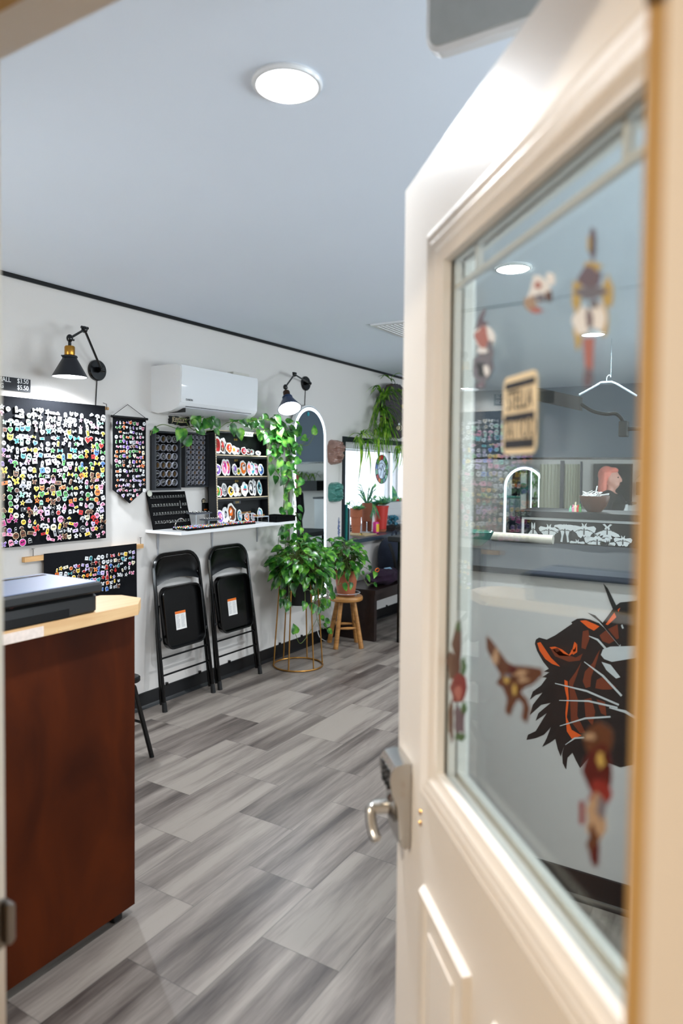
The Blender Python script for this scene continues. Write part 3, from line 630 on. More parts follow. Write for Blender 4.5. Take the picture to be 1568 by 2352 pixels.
# pin outlines in the unit square
def circ(n=12, r=.5): return [(r*math.cos(2*PI*k/n), r*math.sin(2*PI*k/n)) for k in range(n)]
def star(n=5, a=.5, b=.22): return [((a if k % 2 == 0 else b)*math.cos(PI/2+PI*k/n), (a if k % 2 == 0 else b)*math.sin(PI/2+PI*k/n)) for k in range(2*n)]
SH = {'round': circ(), 'heart': [(0, -.48), (.42, -.02), (.46, .25), (.3, .42), (.1, .38), (0, .22), (-.1, .38), (-.3, .42), (-.46, .25), (-.42, -.02)],
 'star': star(), 'square': [(-.4, -.4), (.4, -.4), (.4, .4), (-.4, .4)], 'oblong': [(-.5, -.25), (.5, -.25), (.5, .25), (-.5, .25)], 'tall': [(-.22, -.5), (.22, -.5), (.24, .3), (.12, .5), (-.12, .5), (-.24, .3)],
 'ghost': [(-.35, -.5), (-.18, -.38), (0, -.5), (.18, -.38), (.35, -.5), (.37, .15), (.22, .44), (0, .5), (-.22, .44), (-.37, .15)],
 'mushroom': [(-.14, -.5), (.14, -.5), (.1, -.08), (.48, -.05), (.42, .25), (.18, .46), (-.18, .46), (-.42, .25), (-.48, -.05), (-.1, -.08)],
 'flower': [(r*math.cos(2*PI*k/20), r*math.sin(2*PI*k/20)) for k in range(20) for r in [.38+.11*math.cos(5*2*PI*k/20)]],
 'butterfly': [(0, -.2), (.16, -.45), (.4, -.35), (.26, -.05), (.5, .2), (.4, .46), (.12, .3), (0, .12), (-.12, .3), (-.4, .46), (-.5, .2), (-.26, -.05), (-.4, -.35), (-.16, -.45)],
 'cloud': [(-.45, -.22), (.45, -.22), (.5, .02), (.32, .16), (.2, .36), (-.05, .38), (-.2, .22), (-.42, .18), (-.52, -.02)],
 'drop': [(0, .5), (.2, .16), (.32, -.14), (.22, -.42), (0, -.5), (-.22, -.42), (-.32, -.14), (-.2, .16)],
 'bone': [(-.5, -.3), (-.34, -.3), (-.25, -.12), (.25, -.12), (.34, -.3), (.5, -.3), (.5, 0), (.5, .3), (.34, .3), (.25, .12), (-.25, .12), (-.34, .3), (-.5, .3), (-.5, 0)],
 'cat-eared': [(-.42, .1), (-.4, .5), (-.18, .34), (.18, .34), (.4, .5), (.42, .1), (.34, -.28), (0, -.44), (-.34, -.28)]}
SHN = list(SH)
pin_cache = {}
def pin_geo(mb, shape, cidx, rim, dot, s, org, ang):
    ca, sa = math.cos(ang), math.sin(ang); pts = SH[shape]
    def tr(k, y, dx=0, dz=0): return [Vector((org[0]+s*((p[0]*k+dx)*ca-(p[1]*k+dz)*sa), org[1]-y, org[2]+s*((p[0]*k+dx)*sa+(p[1]*k+dz)*ca))) for p in pts]
    mb.cur = rim; mb.poly(tr(1, 0), (0, -1, 0), .0022); mb.cur = cidx; mb.poly(tr(.86, .0021), (0, -1, 0), .0012)
    mb.cur = dot; c = circ(6, .12)
    for dx in ((-.13, .13) if shape in ('ghost', 'cat-eared', 'round') else (0,)):
        mb.poly([Vector((org[0]+s*((a+dx)*ca-(b+.06)*sa), org[1]-.0032, org[2]+s*((a+dx)*sa+(b+.06)*ca))) for a, b in c], (0, -1, 0), .0006)
def pin_mesh(shape, color):
    k = (shape, color)
    if k not in pin_cache:
        mb = MB(); pin_geo(mb, shape, 1, 0, 2, 1, (0, 0, 0), 0)
        for v in mb.v: v.y *= 1
        rim = {'white': 'grey', 'pink': 'white', 'mint': 'white', 'lilac': 'white', 'yellow': 'white', 'orange': 'black', 'red': 'black', 'green': 'white', 'brown': 'cream', 'black': 'grey', 'grey': 'white'}.get(color, 'white')
        if color in ('orange', 'yellow', 'red') and len(shape) % 2: rim = 'cream'
        o = mb.build('p', [pal(rim), pal(color), pal('black' if color != 'black' else 'white')])
        pin_cache[k] = o.data; bpy.data.objects.remove(o)
    return pin_cache[k]
pins = []
def zone_big(u, v, r):
    if v < .12: return r.choice(['white', 'white', 'pink', 'mint', 'white', 'cream'])
    if u > .72 and v < .5: return r.choice(['red', 'white', 'orange', 'yellow', 'white', 'green', 'blue'])
    if u < .15: return r.choice(['pink', 'white', 'green', 'orange', 'purple', 'brown', 'yellow', 'magenta'])
    if v < .5: return r.choice(['white', 'mint', 'white', 'teal', 'yellow', 'green', 'lilac', 'pink', 'white', 'blue'])
    if v < .72: return r.choice(['white', 'white', 'yellow', 'orange', 'mint', 'brown', 'pink', 'grey', 'green'])
    return r.choice(['pink', 'brown', 'white', 'grey', 'lilac', 'black', 'red', 'yellow', 'pink', 'magenta', 'cream'])
R = random.Random(11)
nr, nc = 21, 19
for j in range(nr):
    cnt = 0
    for i in range(nc):
        u = (i+.5)/nc; v = (j+.5)/nr
        if R.random() < .05: continue
        cnt += 1
        pins.append(['big banner', j+1, cnt, BX0+.012+(BX1-BX0-.024)*u+R.uniform(-.009, .009), BZ1-.045+(BZ0-BZ1+.055)*v+R.uniform(-.009, .009), R.uniform(.024, .043), zone_big(u, v, R)])
nr, nc = 17, 9
for j in range(nr):
    cnt = 0
    for i in range(nc):
        u = (i+.5)/nc; z = PZ1-.018-(PZ1-PT-.02)*(j+.3)/nr
        if R.random() < .05: continue
        e = min(u, 1-u); lim = PZ0+(PT-PZ0)*(.28+.72*max(0, (e-.14)/.36))
        if z < lim+.012: continue
        cnt += 1; v = j/nr
        c = R.choice(['purple', 'orange', 'white', 'green', 'white', 'pink', 'grey'] if v < .25 else ['orange', 'white', 'orange', 'brown', 'cream', 'purple', 'pink', 'white', 'green'] if v < .6 else ['white', 'grey', 'lilac', 'white', 'orange', 'brown', 'pink'])
        pins.append(['pointed pennant', j+1, cnt, PX0+.012+(PX1-PX0-.024)*u+R.uniform(-.006, .006), z+R.uniform(-.005, .005), R.uniform(.017, .027), c])
nr, nc = 7, 20
for j in range(nr):
    cnt = 0
    for i in range(nc):
        u = (i+.5)/nc
        if j < 1 and u < .35: continue
        if j > 4 and u > .8: continue
        if R.random() < .06: continue
        cnt += 1
        pins.append(['low banner', j+1, cnt, LX0+.06+(LX1-LX0-.08)*u+R.uniform(-.006, .006), LZ1-.05-.031*j+R.uniform(-.006, .006)-(.012*(1-u)), R.uniform(.020, .032), R.choice(['white', 'pink', 'white', 'orange', 'yellow', 'teal', 'lilac', 'brown', 'yellow', 'red', 'grey', 'blue', 'cream'])])
for p in pins: p.append(p[5]/(Vector((p[3], W, p[4]))-EYE).length)
order = sorted(range(len(pins)), key=lambda k: -pins[k][7]); big = set(order[:300])
rest = MB(); cl = list(PAL); ypin = yb-.0045
for k, (bn, row, num, x, z, s, c, _) in enumerate(pins):
    sh = R.choice(SHN); ang = R.uniform(-.3, .3); yy = ypin-(.0015 if bn != 'pointed pennant' else 0)
    if k in big:
        o = bpy.data.objects.new('enamel_pin', pin_mesh(sh, c)); COL.objects.link(o); o.location = (x, yy, z); o.scale = (s, 1, s); o.rotation_euler = (0, -ang, 0)
        tag(o, '%s %s pin, %s from the left in row %d of the %s' % (c, sh, NTH(num), row, bn), 'pin', 'enamel pins on the '+bn)
    else: pin_geo(rest, sh, cl.index(c), cl.index('white' if c != 'white' else 'grey'), cl.index('black' if c != 'black' else 'white'), s, (x, yy, z), ang)
rest.cur = 0
solo(rest, 'enamel_pins', [pal(c) for c in cl], 'the smaller enamel pins filling the gaps between the larger ones on the banners', 'pins', kind='stuff')

# ================================================================ JEWELLERY BOARDS
def tray(x0, x1, z0, z1, label):
    t = thing('display_tray', label, 'display tray', ((x0+x1)/2, W, z0), 'black framed jewellery trays'); d = .045; w = .012
    MB().box(x0+w, x1-w, W-.012, W, z0+w, z1-w).build('backing', M_velvet, t)
    mb = MB().box(x0, x0+w, W-d, W, z0, z1).box(x1-w, x1, W-d, W, z0, z1).box(x0+w, x1-w, W-d, W, z0, z0+w).box(x0+w, x1-w, W-d, W, z1-w, z1); mb.build('frame', mat('navy_black_frame', (.07, .085, .11), .5), t)
    return t
def capsules(x0, x1, z0, z1, nx, nz, r, which):
    """clear round cases with a ring inside, seated on the tray's backing"""
    first = None
    for j in range(nz):
        for i in range(nx):
            x = x0+(x1-x0)*(i+.5)/nx; z = z1-(z1-z0)*(j+.5)/nz; k = rnd.randrange(3)
            if (k, r) not in capc:
                t = thing('jewellery_case', '-', 'jewellery case')
                MB().lathe([(r*.90, 0), (r*.97, .001), (r*.97, .012), (r*.93, .0135), (r*.89, .012), (r*.89, .002), (r*.90, 0)], (0, 0, 0), 24, (0, -1, 0), caps=False).build('rim', mat('clear_rim', (.72, .72, .76), .15, noise=.1), t, local=True)
                MB().lathe([(.0001, .0125), (r*.9, .0125), (r*.9, .0138), (.0001, .0138)], (0, 0, 0), 24, (0, -1, 0)).build('clear_lid', M_acryl, t, local=True)
                mb = MB(); q = random.Random(k)
                for c in range(3 if r > .018 else 2):
                    a = q.uniform(0, 6.28); rr = r*.35; ctr = Vector((rr*math.cos(a+c*2.1), -.004, rr*math.sin(a+c*2.1)))
                    mb.tube([ctr+Vector((r*.26*math.cos(w), 0, r*.26*math.sin(w))) for w in [2*PI*n/10 for n in range(10)]], r*.07, 5, True)
                mb.build('rings', M_chrome if k else M_gold, t, local=True); capc[(k, r)] = t; t.location = (x, W-.0125, z)
            else: t = copy_tree(capc[(k, r)]); t.location = (x, W-.0125, z)
            tag(t, 'clear round jewellery case, %s from left in row %d of the %s tray' % (NTH(i+1), j+1, which), 'jewellery case', 'round cases in the %s tray' % which)
capc = {}
tray(3.105, 3.335, 1.375, 1.75, 'black framed tray of four columns of round clear cases')
capsules(3.125, 3.325, 1.395, 1.73, 4, 6, .0235, 'four-column')
tray(3.372, 3.60, 1.388, 1.755, 'black framed tray of five columns of small round cases')
capsules(3.39, 3.588, 1.402, 1.742, 5, 10, .0165, 'five-column')

# ================================================================ WHITE SHELF AND WHAT STANDS ON IT
SX0, SX1, SY0, SZ = 3.07, 4.29, 2.99, 1.128
t = thing('wall_shelf', 'long white shelf on the wall above the folded chairs', 'shelf', (3.7, W, 1.1))
MB().box(SX0, SX1, SY0, W, SZ-.018, SZ).build('board', M_white, t)
for x in (SX0+.1, 3.68, SX1-.1):
    mb = MB().box(x-.003, x+.003, W-.006, W, SZ-.16, SZ-.018).box(x-.003, x+.003, W-.16, W, SZ-.024, SZ-.018); mb.poly([Vector((x-.004, W-.001, SZ-.17)), Vector((x+.004, W-.001, SZ-.17)), Vector((x+.013, W-.001, SZ-.02)), Vector((x-.013, W-.001, SZ-.02))], (0, -1, 0), .006); mb.build('bracket', mat('grey_bracket', (.66, .66, .68), .5), t)
# earring board leaning on the wall
e = thing('earring_board', 'black earring board leaning on the left end of the white shelf', 'earring board', (3.2, W-.08, SZ))
ea, eb = Vector((3.082, 3.235, SZ+.001)), Vector((3.068, 3.283, SZ+.235)); eu = Vector((.335, -.0, .0)); ev = eb-ea; en = eu.cross(ev).normalized()
if en.y > 0: en = -en
mb = MB().obox(ea+eu/2+ev/2-en*.004, eu/2, ev/2, en*.004); mb.build('panel', M_velvet, e)
MB().lathe([(.0001, 0), (.02, 0), (.02, .002), (.0001, .003)], ea+ev*.965+eu*.06+en*.001, 18, en).build('round_sticker', mat('pale_sticker', (.8, .8, .74), .5), e)
protos = {}
def earring(kind):
    if kind not in protos:
        mb = MB()
        if kind == 'pair': 
            for dx in (-.004, .004): mb.tube([Vector((dx, -.002, .006)), Vector((dx, -.004, .0)), Vector((dx*1.6, -.003, -.008))], .0013, 5); mb.ell((dx, -.003, .007), .0028, .0025, .0028, 7, 5)
        elif kind == 'hoop': mb.tube([Vector((.009*math.cos(a), -.003, .009*math.sin(a))) for a in [2*PI*n/12 for n in range(12)]], .0013, 5, True)
        else: mb.tube([Vector((0, -.003, .02)), Vector((0, -.003, -.02))], .0016, 5); mb.ell((0, -.003, -.022), .004, .003, .005, 7, 5); mb.ell((0, -.003, .022), .003, .003, .003, 7, 5)
        protos[kind] = mb.build('x', M_chrome).data; bpy.data.objects.remove(bpy.data.objects['x'])
    return protos[kind]
for j in range(4):
    for i in range(13):
        k = 'bar' if (j == 1 and i == 10) else 'hoop' if (j == 3 and i in (3, 5)) else 'pair'
        p = ea+eu*(.07+.072*i+.004*(j % 2))+ev*(.86-.225*j)
        o = bpy.data.objects.new('earrings', earring(k)); COL.objects.link(o); o.location = p+en*.0005
        o.rotation_euler = (-math.atan2(ev.y, ev.z), 0, 0)
        tag(o, 'silver %s earrings, %s from left in row %d of the black earring board' % ({'pair': 'stud', 'hoop': 'hoop', 'bar': 'long bar'}[k], NTH(i+1), j+1), 'earrings', 'earrings on the leaning board')
# flat trays of coloured studs
def stud_tray(x0, x1, y0, y1, ang, nx, ny, label, which):
    t = thing('stud_tray', label, 'stud tray', ((x0+x1)/2, (y0+y1)/2, SZ), 'flat black stud trays')
    MB().rbox(x0, x1, y0, y1, SZ+.001, SZ+.012, .012).build('pad', M_velvet, t)
    cols = ['pink', 'white', 'yellow', 'teal', 'orange', 'lilac', 'mint', 'grey', 'red', 'blue']
    for j in range(ny):
        for i in range(nx):
            c = rnd.choice(cols)
            if c not in studc:
                mb = MB().ell((0, 0, .004), .0042, .0042, .0042, 8, 6); o = mb.build('s', mat('bead_'+c, PAL[c], .12, noise=.02)); studc[c] = o.data; bpy.data.objects.remove(o)
            o = bpy.data.objects.new('gem_stud', studc[c]); COL.objects.link(o); o.location = (x0+(x1-x0)*(i+.5)/nx, y0+(y1-y0)*(j+.5)/ny, SZ+.0118)
            tag(o, 'tiny %s ball stud, %s along in row %d of the %s flat tray' % (c, NTH(i+1), j+1, which), 'stud', 'ball studs on the %s flat tray' % which)
studc = {}
stud_tray(3.16, 3.5, 3.02, 3.16, 0, 20, 7, 'flat black tray of coloured ball studs, left on the shelf edge', 'left')
stud_tray(3.51, 3.86, 3.04, 3.15, 0, 20, 6, 'flat black tray of coloured ball studs, right on the shelf edge', 'right')
# necklace on its little easel
mb = MB().tube([Vector((3.135+.045*math.cos(a)*(1-.2*math.sin(a)), 3.06, SZ+.042+.036*math.sin(a))) for a in [PI*.15+2*PI*n/16*.86 for n in range(15)]], .0028, 6)
mb.tube([(3.15, 3.05, SZ+.001), (3.18, 3.045, SZ+.004), (3.22, 3.04, SZ+.015), (3.26, 3.035, SZ+.016)], .0028, 6)
solo(mb, 'bead_necklace', M_chrome, 'silver bead necklace at the left end of the white shelf', 'necklace')
def riser(x0, x1, y0, y1, h, label, top=None, group='clear acrylic risers'):
    t = thing('display_riser', label, 'riser', ((x0+x1)/2, (y0+y1)/2, SZ), group)
    mb = MB().box(x0, x1, y0, y1, SZ+h-.003, SZ+h).box(x0, x0+.003, y0, y1, SZ+.0005, SZ+h-.003).box(x1-.003, x1, y0, y1, SZ+.0005, SZ+h-.003); mb.build('acrylic', M_acryl, t)
    mb = MB(); ed = .0016
    for x in (x0+.0015, x1-.0015): mb.cyl((x, y0, SZ+.001), (x, y0, SZ+h), ed, seg=6)
    mb.cyl((x0, y0, SZ+h-.001), (x1, y0, SZ+h-.001), ed, seg=6); mb.cyl((x0, y0, SZ+h), (x0, y1, SZ+h), ed, seg=6); mb.cyl((x1, y0, SZ+h), (x1, y1, SZ+h), ed, seg=6)
    mb.build('bright_edges', mat('acrylic_edge', (.72, .76, .8), .2), t)
    if top: top(t)
    return t
def pad(x0, x1, y0, y1, z, label, n=6, sparkle='white'):
    t = thing('ring_pad', label, 'ring pad', ((x0+x1)/2, (y0+y1)/2, z)); MB().box(x0, x1, y0, y1, z+.0005, z+.008).build('pad', mat('grey_foam', (.22, .23, .26), .9), t)
    mb = MB()
    for i in range(n):
        for j in range(3): mb.ell((x0+(x1-x0)*(i+.5)/n, y0+(y1-y0)*(j+.5)/3, z+.011), .004, .004, .004, 6, 5)
    mb.build('rings', M_chrome, t)
riser(3.40, 3.53, 3.18, 3.27, .085, 'taller clear riser between the earring board and sticker rack'); pad(3.385, 3.545, 3.17, 3.275, SZ+.085, 'grey ring pad on top of the taller clear riser')
riser(3.43, 3.54, 3.10, 3.165, .045, 'low clear riser in front of the taller riser left of the rack'); pad(3.42, 3.55, 3.095, 3.168, SZ+.045, 'grey ring pad on the low riser left of the rack')
riser(3.84, 3.98, 3.165-.005, 3.205-.01, .065, 'clear riser with rings in front of the sticker rack'); riser(3.9, 4.03, 3.06, 3.13, .045, 'clear low riser at the shelf edge by the black tray')
for (x, y, h, lb) in ((3.91, 3.175, .065, 'small pile of rings on the clear riser before the rack'), (3.965, 3.095, .045, 'small pile of rings on the low clear riser by the black tray')):
    mb = MB()
    for k in range(9): mb.tube([Vector((x-.05+.0125*k+.006*math.cos(a), y, SZ+h+.007+.006*math.sin(a))) for a in [2*PI*n/8 for n in range(8)]], .0014, 5, True)
    solo(mb, 'rings', M_gold, lb, 'rings', kind='stuff')
t = thing('ring_tray', 'black compartment ring tray at the right end of the white shelf', 'ring tray', (4.16, 3.12, SZ))
mb = MB().box(4.045, 4.285, 3.0, 3.2, SZ+.0005, SZ+.03); mb.build('base', M_velvet, t)
mb = MB()
for k in range(6): mb.box(4.045, 4.285, 3.0+.039*k, 3.004+.039*k, SZ+.03, SZ+.042)
for x in (4.045, 4.163, 4.281): mb.box(x, x+.004, 3.0, 3.2, SZ+.03, SZ+.042)
mb.build('dividers', M_velvet, t)
g = at(467, 1151, 'y', W); t = thing('price_tag', 'round black and gold tag reading $5 on the wall', 'price tag', (g.x, W, g.z))
MB().lathe([(.0001, 0), (.02, 0), (.02, .004), (.0001, .004)], (g.x, W, g.z), 18, (0, -1, 0)).build('disc', M_blackm, t); text('lettering', '$5', .03, (g.x, W-.0045, g.z), XD, ZD, M_creamink, t)
g = at(470, 1165, 'y', W); t = sign('price_card', 'small black card with orange writing on the wall below the $5 tag', g.x-.03, g.x+.035, g.z-.035, g.z+.03, M_blackm, th=.004)
MB().box(g.x-.012, g.x+.02, W-.0048, W-.004, g.z-.02, g.z-.012).build('writing', pal('orange'), t)

# ================================================================ STICKER RACK
RX0, RX1, RZ0, RZ1 = 3.60, 4.19, SZ+.001, 1.778
rk = thing('sticker_rack', 'black four-shelf sticker rack with striped edging on the white shelf', 'rack', (3.9, W-.04, SZ))
RD = .075; ry0, ry1 = W-.12, W-.02       # front edge y at bottom / top
def ryf(z): return ry0+(ry1-RD-ry0)*(z-RZ0)/(RZ1-RZ0)*1.0
def ryb(z): return min(W-.004, ryf(z)+RD)
mb = MB()
def slab(x0, x1, z0, z1, f0, f1):
    """board between depths f0,f1 measured from the front edge, following the rack's lean"""
    v = []
    for z in (z0, z1):
        for (x, d) in ((x0, f0), (x1, f0), (x1, f1), (x0, f1)): v.append(Vector((x, ryf(z)+d, z)))
    mb.add(v, [(0, 3, 2, 1), (4, 5, 6, 7), (0, 1, 5, 4), (1, 2, 6, 5), (2, 3, 7, 6), (3, 0, 4, 7)])
slab(RX0, RX0+.014, RZ0, RZ1, 0, RD); slab(RX1-.014, RX1, RZ0, RZ1, 0, RD); slab(RX0, RX1, RZ1-.014, RZ1, 0, RD); slab(RX0, RX1, RZ0, RZ1, RD-.006, RD)
mb.build('case', M_blkpaint, rk)
shelves = [RZ0, 1.305, 1.455, 1.605]
for z in shelves[1:]:
    mb = MB(); slab(RX0+.014, RX1-.014, z-.016, z, .0, RD-.006); mb.build('shelf', M_blkpaint, rk)
    mb = MB(); slab(RX0+.014, RX1-.014, z-.004, z+.008, -.0, .004); mb.build('lip', M_blkpaint, rk)
mb = MB()
def stripe(a, b, n, w=.0035):
    a, b = Vector(a), Vector(b); d = (b-a)/n
    for k in range(n): mb.obox(a+d*(k+.35), d*.3, Vector((0, .002, 0)), Vector((0, 0, w)) if abs(d.x) > abs(d.z) else Vector((w, 0, 0)))
for z in shelves[1:]+[RZ1-.004]: stripe((RX0+.014, ryf(z)-.001, z+.004), (RX1-.014, ryf(z)-.001, z+.004), 46)
for x in (RX0+.007, RX1-.007): stripe((x, ryf(RZ0)-.001, RZ0), (x, ryf(RZ1)-.001, RZ1), 56)
mb.build('striped_edging', mat('striped_ribbon', (.93, .85, .72), .6), rk)
tt = at(565, 990, 'y', ryf(RZ1)); MB().obox(Vector((3.955, ryf(RZ1)-.006, RZ1-.012)), Vector((.055, 0, 0)), Vector((0, .002, 0)), Vector((0, 0, .016))).build('header_card', M_gums, rk)
text('lettering', 'STICKERS', .021, (3.955, ryf(RZ1)-.0085, RZ1-.012), XD, ZD, M_ink, rk)
for s, z in (('$3.00', 1.725), ('$2.50', 1.575), ('$2.50', 1.425), ('$2.00', 1.272)):
    text('price_label', s, .021, (3.90, ryf(z)+RD-.0075, z), XD, ZD, M_goldink, rk, sx=.8)
MB().obox(Vector((3.9, ryf(1.272)+RD-.0065, 1.272)), Vector((.04, 0, 0)), Vector((0, .0006, 0)), Vector((0, 0, .010))).build('label_strip', mat('grey_tape', (.35, .36, .38), .6), rk)
def sticker(x, z, w, h, cols, off, label, seed, lean=.12, yoff=.012):
    w *= 1.12; h *= 1.18
    r = random.Random(seed); n = 18
    t = thing('die_cut_sticker', label, 'sticker', (x, ryf(z)+yoff+off, z+.001), 'die-cut stickers on the rack')
    pr_ = [(1+r.uniform(-.16, .16)) for _ in range(n)]
    def ol(k, y, cx=0, cz=0, kk=None):
        return [Vector((w/2*k*pr_[i]*math.cos(2*PI*i/n)+cx, y-(-lean)*((h/2)*(1+k*math.sin(2*PI*i/n)*.96)+cz), max(.0006, h/2*(1+k*math.sin(2*PI*i/n)*min(1, pr_[i]))+cz))) for i in range(n)]
    mb = MB().poly(ol(1, 0), (0, -1, 0), .001); mb.build('die_cut_border', M_gums, t, local=True)
    mb = MB(); mb.poly(ol(.76, -.001), (0, -1, 0), .0005); mb.cur = 1
    mb.poly(ol(.42, -.0016, w*.08*r.choice((-1, 1)), h*.06), (0, -1, 0), .0004); mb.cur = 2
    for k in range(3): cx, cz = r.uniform(-.2, .2)*w, r.uniform(-.2, .2)*h; q = ol(.14, -.0021, cx, cz); mb.poly(q, (0, -1, 0), .0003)
    mb.build('printed_art', [pal(c) for c in cols], t, local=True)
rows = [
 (shelves[3], [(3.645, .07, .105, 'red brown red', 'red hooded figure'), (3.70, .05, .095, 'brown red cream', 'dark red oval'), (3.725, .05, .1, 'grey red black', 'grey and red'), (3.765, .065, .075, 'orange red white', 'orange tiger-striped'), (3.825, .055, .055, 'white yellow orange', 'yellow splash'), (3.87, .05, .045, 'white red black', 'white and black'), (3.925, .06, .05, 'red pink white', 'coral crescent'), (3.985, .055, .04, 'black white red', 'black and white'), (4.03, .05, .04, 'white red grey', 'white petal'), (4.09, .06, .03, 'white grey black', 'flat white')]),
 (shelves[2], [(3.64, .065, .07, 'purple white black', 'purple moon'), (3.72, .06, .1, 'pink magenta white', 'tall pink'), (3.76, .05, .1, 'magenta orange pink', 'magenta and orange'), (3.82, .055, .075, 'grey purple white', 'grey and purple'), (3.865, .045, .05, 'yellow green black', 'yellow and green'), (3.93, .075, .095, 'orange white brown', 'orange cat'), (3.985, .05, .09, 'pink orange white', 'pink ice cream'), (4.03, .05, .09, 'teal pink white', 'teal dome'), (4.075, .055, .085, 'pink grey black', 'pale pink figure'), (4.12, .06, .075, 'blue white black', 'blue dress')]),
 (shelves[1], [(3.635, .05, .075, 'green yellow red', 'rainbow'), (3.665, .045, .065, 'red purple orange', 'red and purple'), (3.715, .06, .085, 'grey white black', 'silver flower'), (3.77, .06, .07, 'yellow black white', 'yellow and black'), (3.83, .065, .085, 'white grey brown', 'white swirl'), (3.875, .055, .06, 'cream brown white', 'cream crescent'), (3.925, .07, .09, 'white teal red', 'teal triangle'), (4.01, .05, .1, 'black white grey', 'tall black'), (4.05, .05, .11, 'grey white black', 'tall grey'), (4.10, .055, .1, 'teal black white', 'teal pot plant')]),
 (shelves[0], [(3.65, .075, .085, 'purple pink white', 'purple geode'), (3.715, .06, .1, 'white grey black', 'white flower'), (3.79, .09, .12, 'brown orange white', 'brown fox'), (3.86, .05, .08, 'teal white lilac', 'pale teal'), (3.95, .055, .06, 'orange grey white', 'little orange'), (4.03, .05, .055, 'grey red white', 'little grey'), (4.10, .055, .085, 'teal lilac white', 'teal shell')])]
for ri, (z, lst) in enumerate(rows):
    for k, (x, w, h, cols, nm) in enumerate(lst):
        sticker(x, z+.009 if ri < 3 else z, w, h, cols.split(), .006*(k % 3), '%s die-cut sticker on the %s shelf of the sticker rack' % (nm, ('top', 'second', 'third', 'bottom')[ri]), 100+ri*20+k)

# ================================================================ FOLDING CHAIRS
def folded_chair(loc, label):
    t = thing('folding_chair', label, 'chair', loc, 'folded black chairs against the wall')
    lean = .135; c_ = Vector(loc)
    def Q(x, u, d=0): return c_+Vector((x, lean*u-d, u*.985))
    w0, w1 = .222, .205
    arcp = [Q(-w0, .035), Q(-w0+.004, .4), Q(-w1, .74)]+[Q(-w1+.1-.1*math.cos(a), .86+.115*math.sin(a)) for a in [k*PI/12 for k in range(1, 7)]]
    arcp += [Q(w1-.1+.1*math.sin(a), .86+.115*math.cos(a)) for a in [k*PI/12 for k in range(0, 6)]]+[Q(w1, .74), Q(w0-.004, .4), Q(w0, .035)]
    MB().tube(arcp, .0125, 10).build('front_frame', M_black, t)
    mb = MB(); n = 14; rings = []
    for i in range(n+1):
        x = -.192+.384*i/n; q = abs(x)/.192; top = .86+.10*math.sqrt(max(0, 1-max(0, (abs(x)-.095)/.1)**2)) if abs(x) > .095 else .96
        bot = .785+.035*(1-q*q); mid = (top+bot)/2; b = .012
        rings.append([Q(x, bot, -.004), Q(x, bot, .008), Q(x, bot+.02, .002), Q(x, mid, -.008), Q(x, top-.02, .004), Q(x, top, .008), Q(x, top, -.004), Q(x, mid, -.018)])
    mb.loft(rings); mb.build('back_panel', M_black, t)
    # seat pan, underside towards the room
    def rr(wx, u0, u1, r, d):
        pts = []
        for (cx, cu, st) in ((wx-r, u1-r, 0), (-wx+r, u1-r, 1), (-wx+r, u0+r, 2), (wx-r, u0+r, 3)):
            for k in range(6): a = (st+k/5)*PI/2; pts.append(Q(cx+r*math.cos(a), cu+r*math.sin(a), d))
        return pts
    wx = .178
    MB().loft([rr(wx, .372, .768, .06, -.006), rr(wx, .372, .768, .06, .03), rr(wx-.004, .376, .764, .056, .034), rr(wx-.012, .384, .756, .05, .033), rr(wx-.016, .388, .752, .045, .004)]).build('seat', M_black, t)
    for s_ in (-1, 1): MB().tube([Q(s_*(w0-.0), .0, -.03), Q(s_*(w0-.012), .45, -.022), Q(s_*(w0-.03), .62, -.012)], .0115, 10).build('rear_leg', M_black, t).location += Vector((.012, .012, .035))
    for u in (.325, .218): MB().tube([Q(-w0+.02, u, -.008), Q(w0-.02, u, -.008)], .0065, 8).build('stretcher', M_black, t)
    for x in (-w0, w0): MB().cyl(Q(x, .0), Q(x*.999, .06), .0165, .0145, 12).build('foot_cap', M_blackm, t)
    for x in (-w0+.012, w0-.012): MB().cyl(Q(x, .45, -.012), Q(x, .45, .012), .012, seg=12).build('hinge', M_blackm, t)
    lb = MB(); lb.poly([Q(-.062, .48, .0045), Q(.032, .48, .0045), Q(.032, .598, .0045), Q(-.062, .598, .0045)], (0, -1, 0), .0005); lo = lb.build('warning_label', M_gums, t); tag(lo, 'white warning label with an orange header')
    lb = MB(); lb.poly([Q(-.062, .582, .0052), Q(.032, .582, .0052), Q(.032, .598, .0052), Q(-.062, .598, .0052)], (0, -1, 0), .0003); lb.build('label_header', pal('orange'), lo)
    lb = MB(); q = random.Random(2)
    for cx in (-.057, -.012):
        for k in range(12):
            u = .573-.0072*k; lb.poly([Q(cx, u, .0052), Q(cx+.038*q.uniform(.5, 1), u, .0052), Q(cx+.03, u+.002, .0052), Q(cx, u+.002, .0052)], (0, -1, 0), .0002)
    lb.build('small_print', mat('grey_print', (.6, .6, .62), .7), lo)
    return t
folded_chair((3.302, 3.135, 0), 'black folded metal chair leaning under the left half of the white shelf')
folded_chair((3.817, 3.137, 0), 'black folded metal chair leaning beside the gold plant stand')
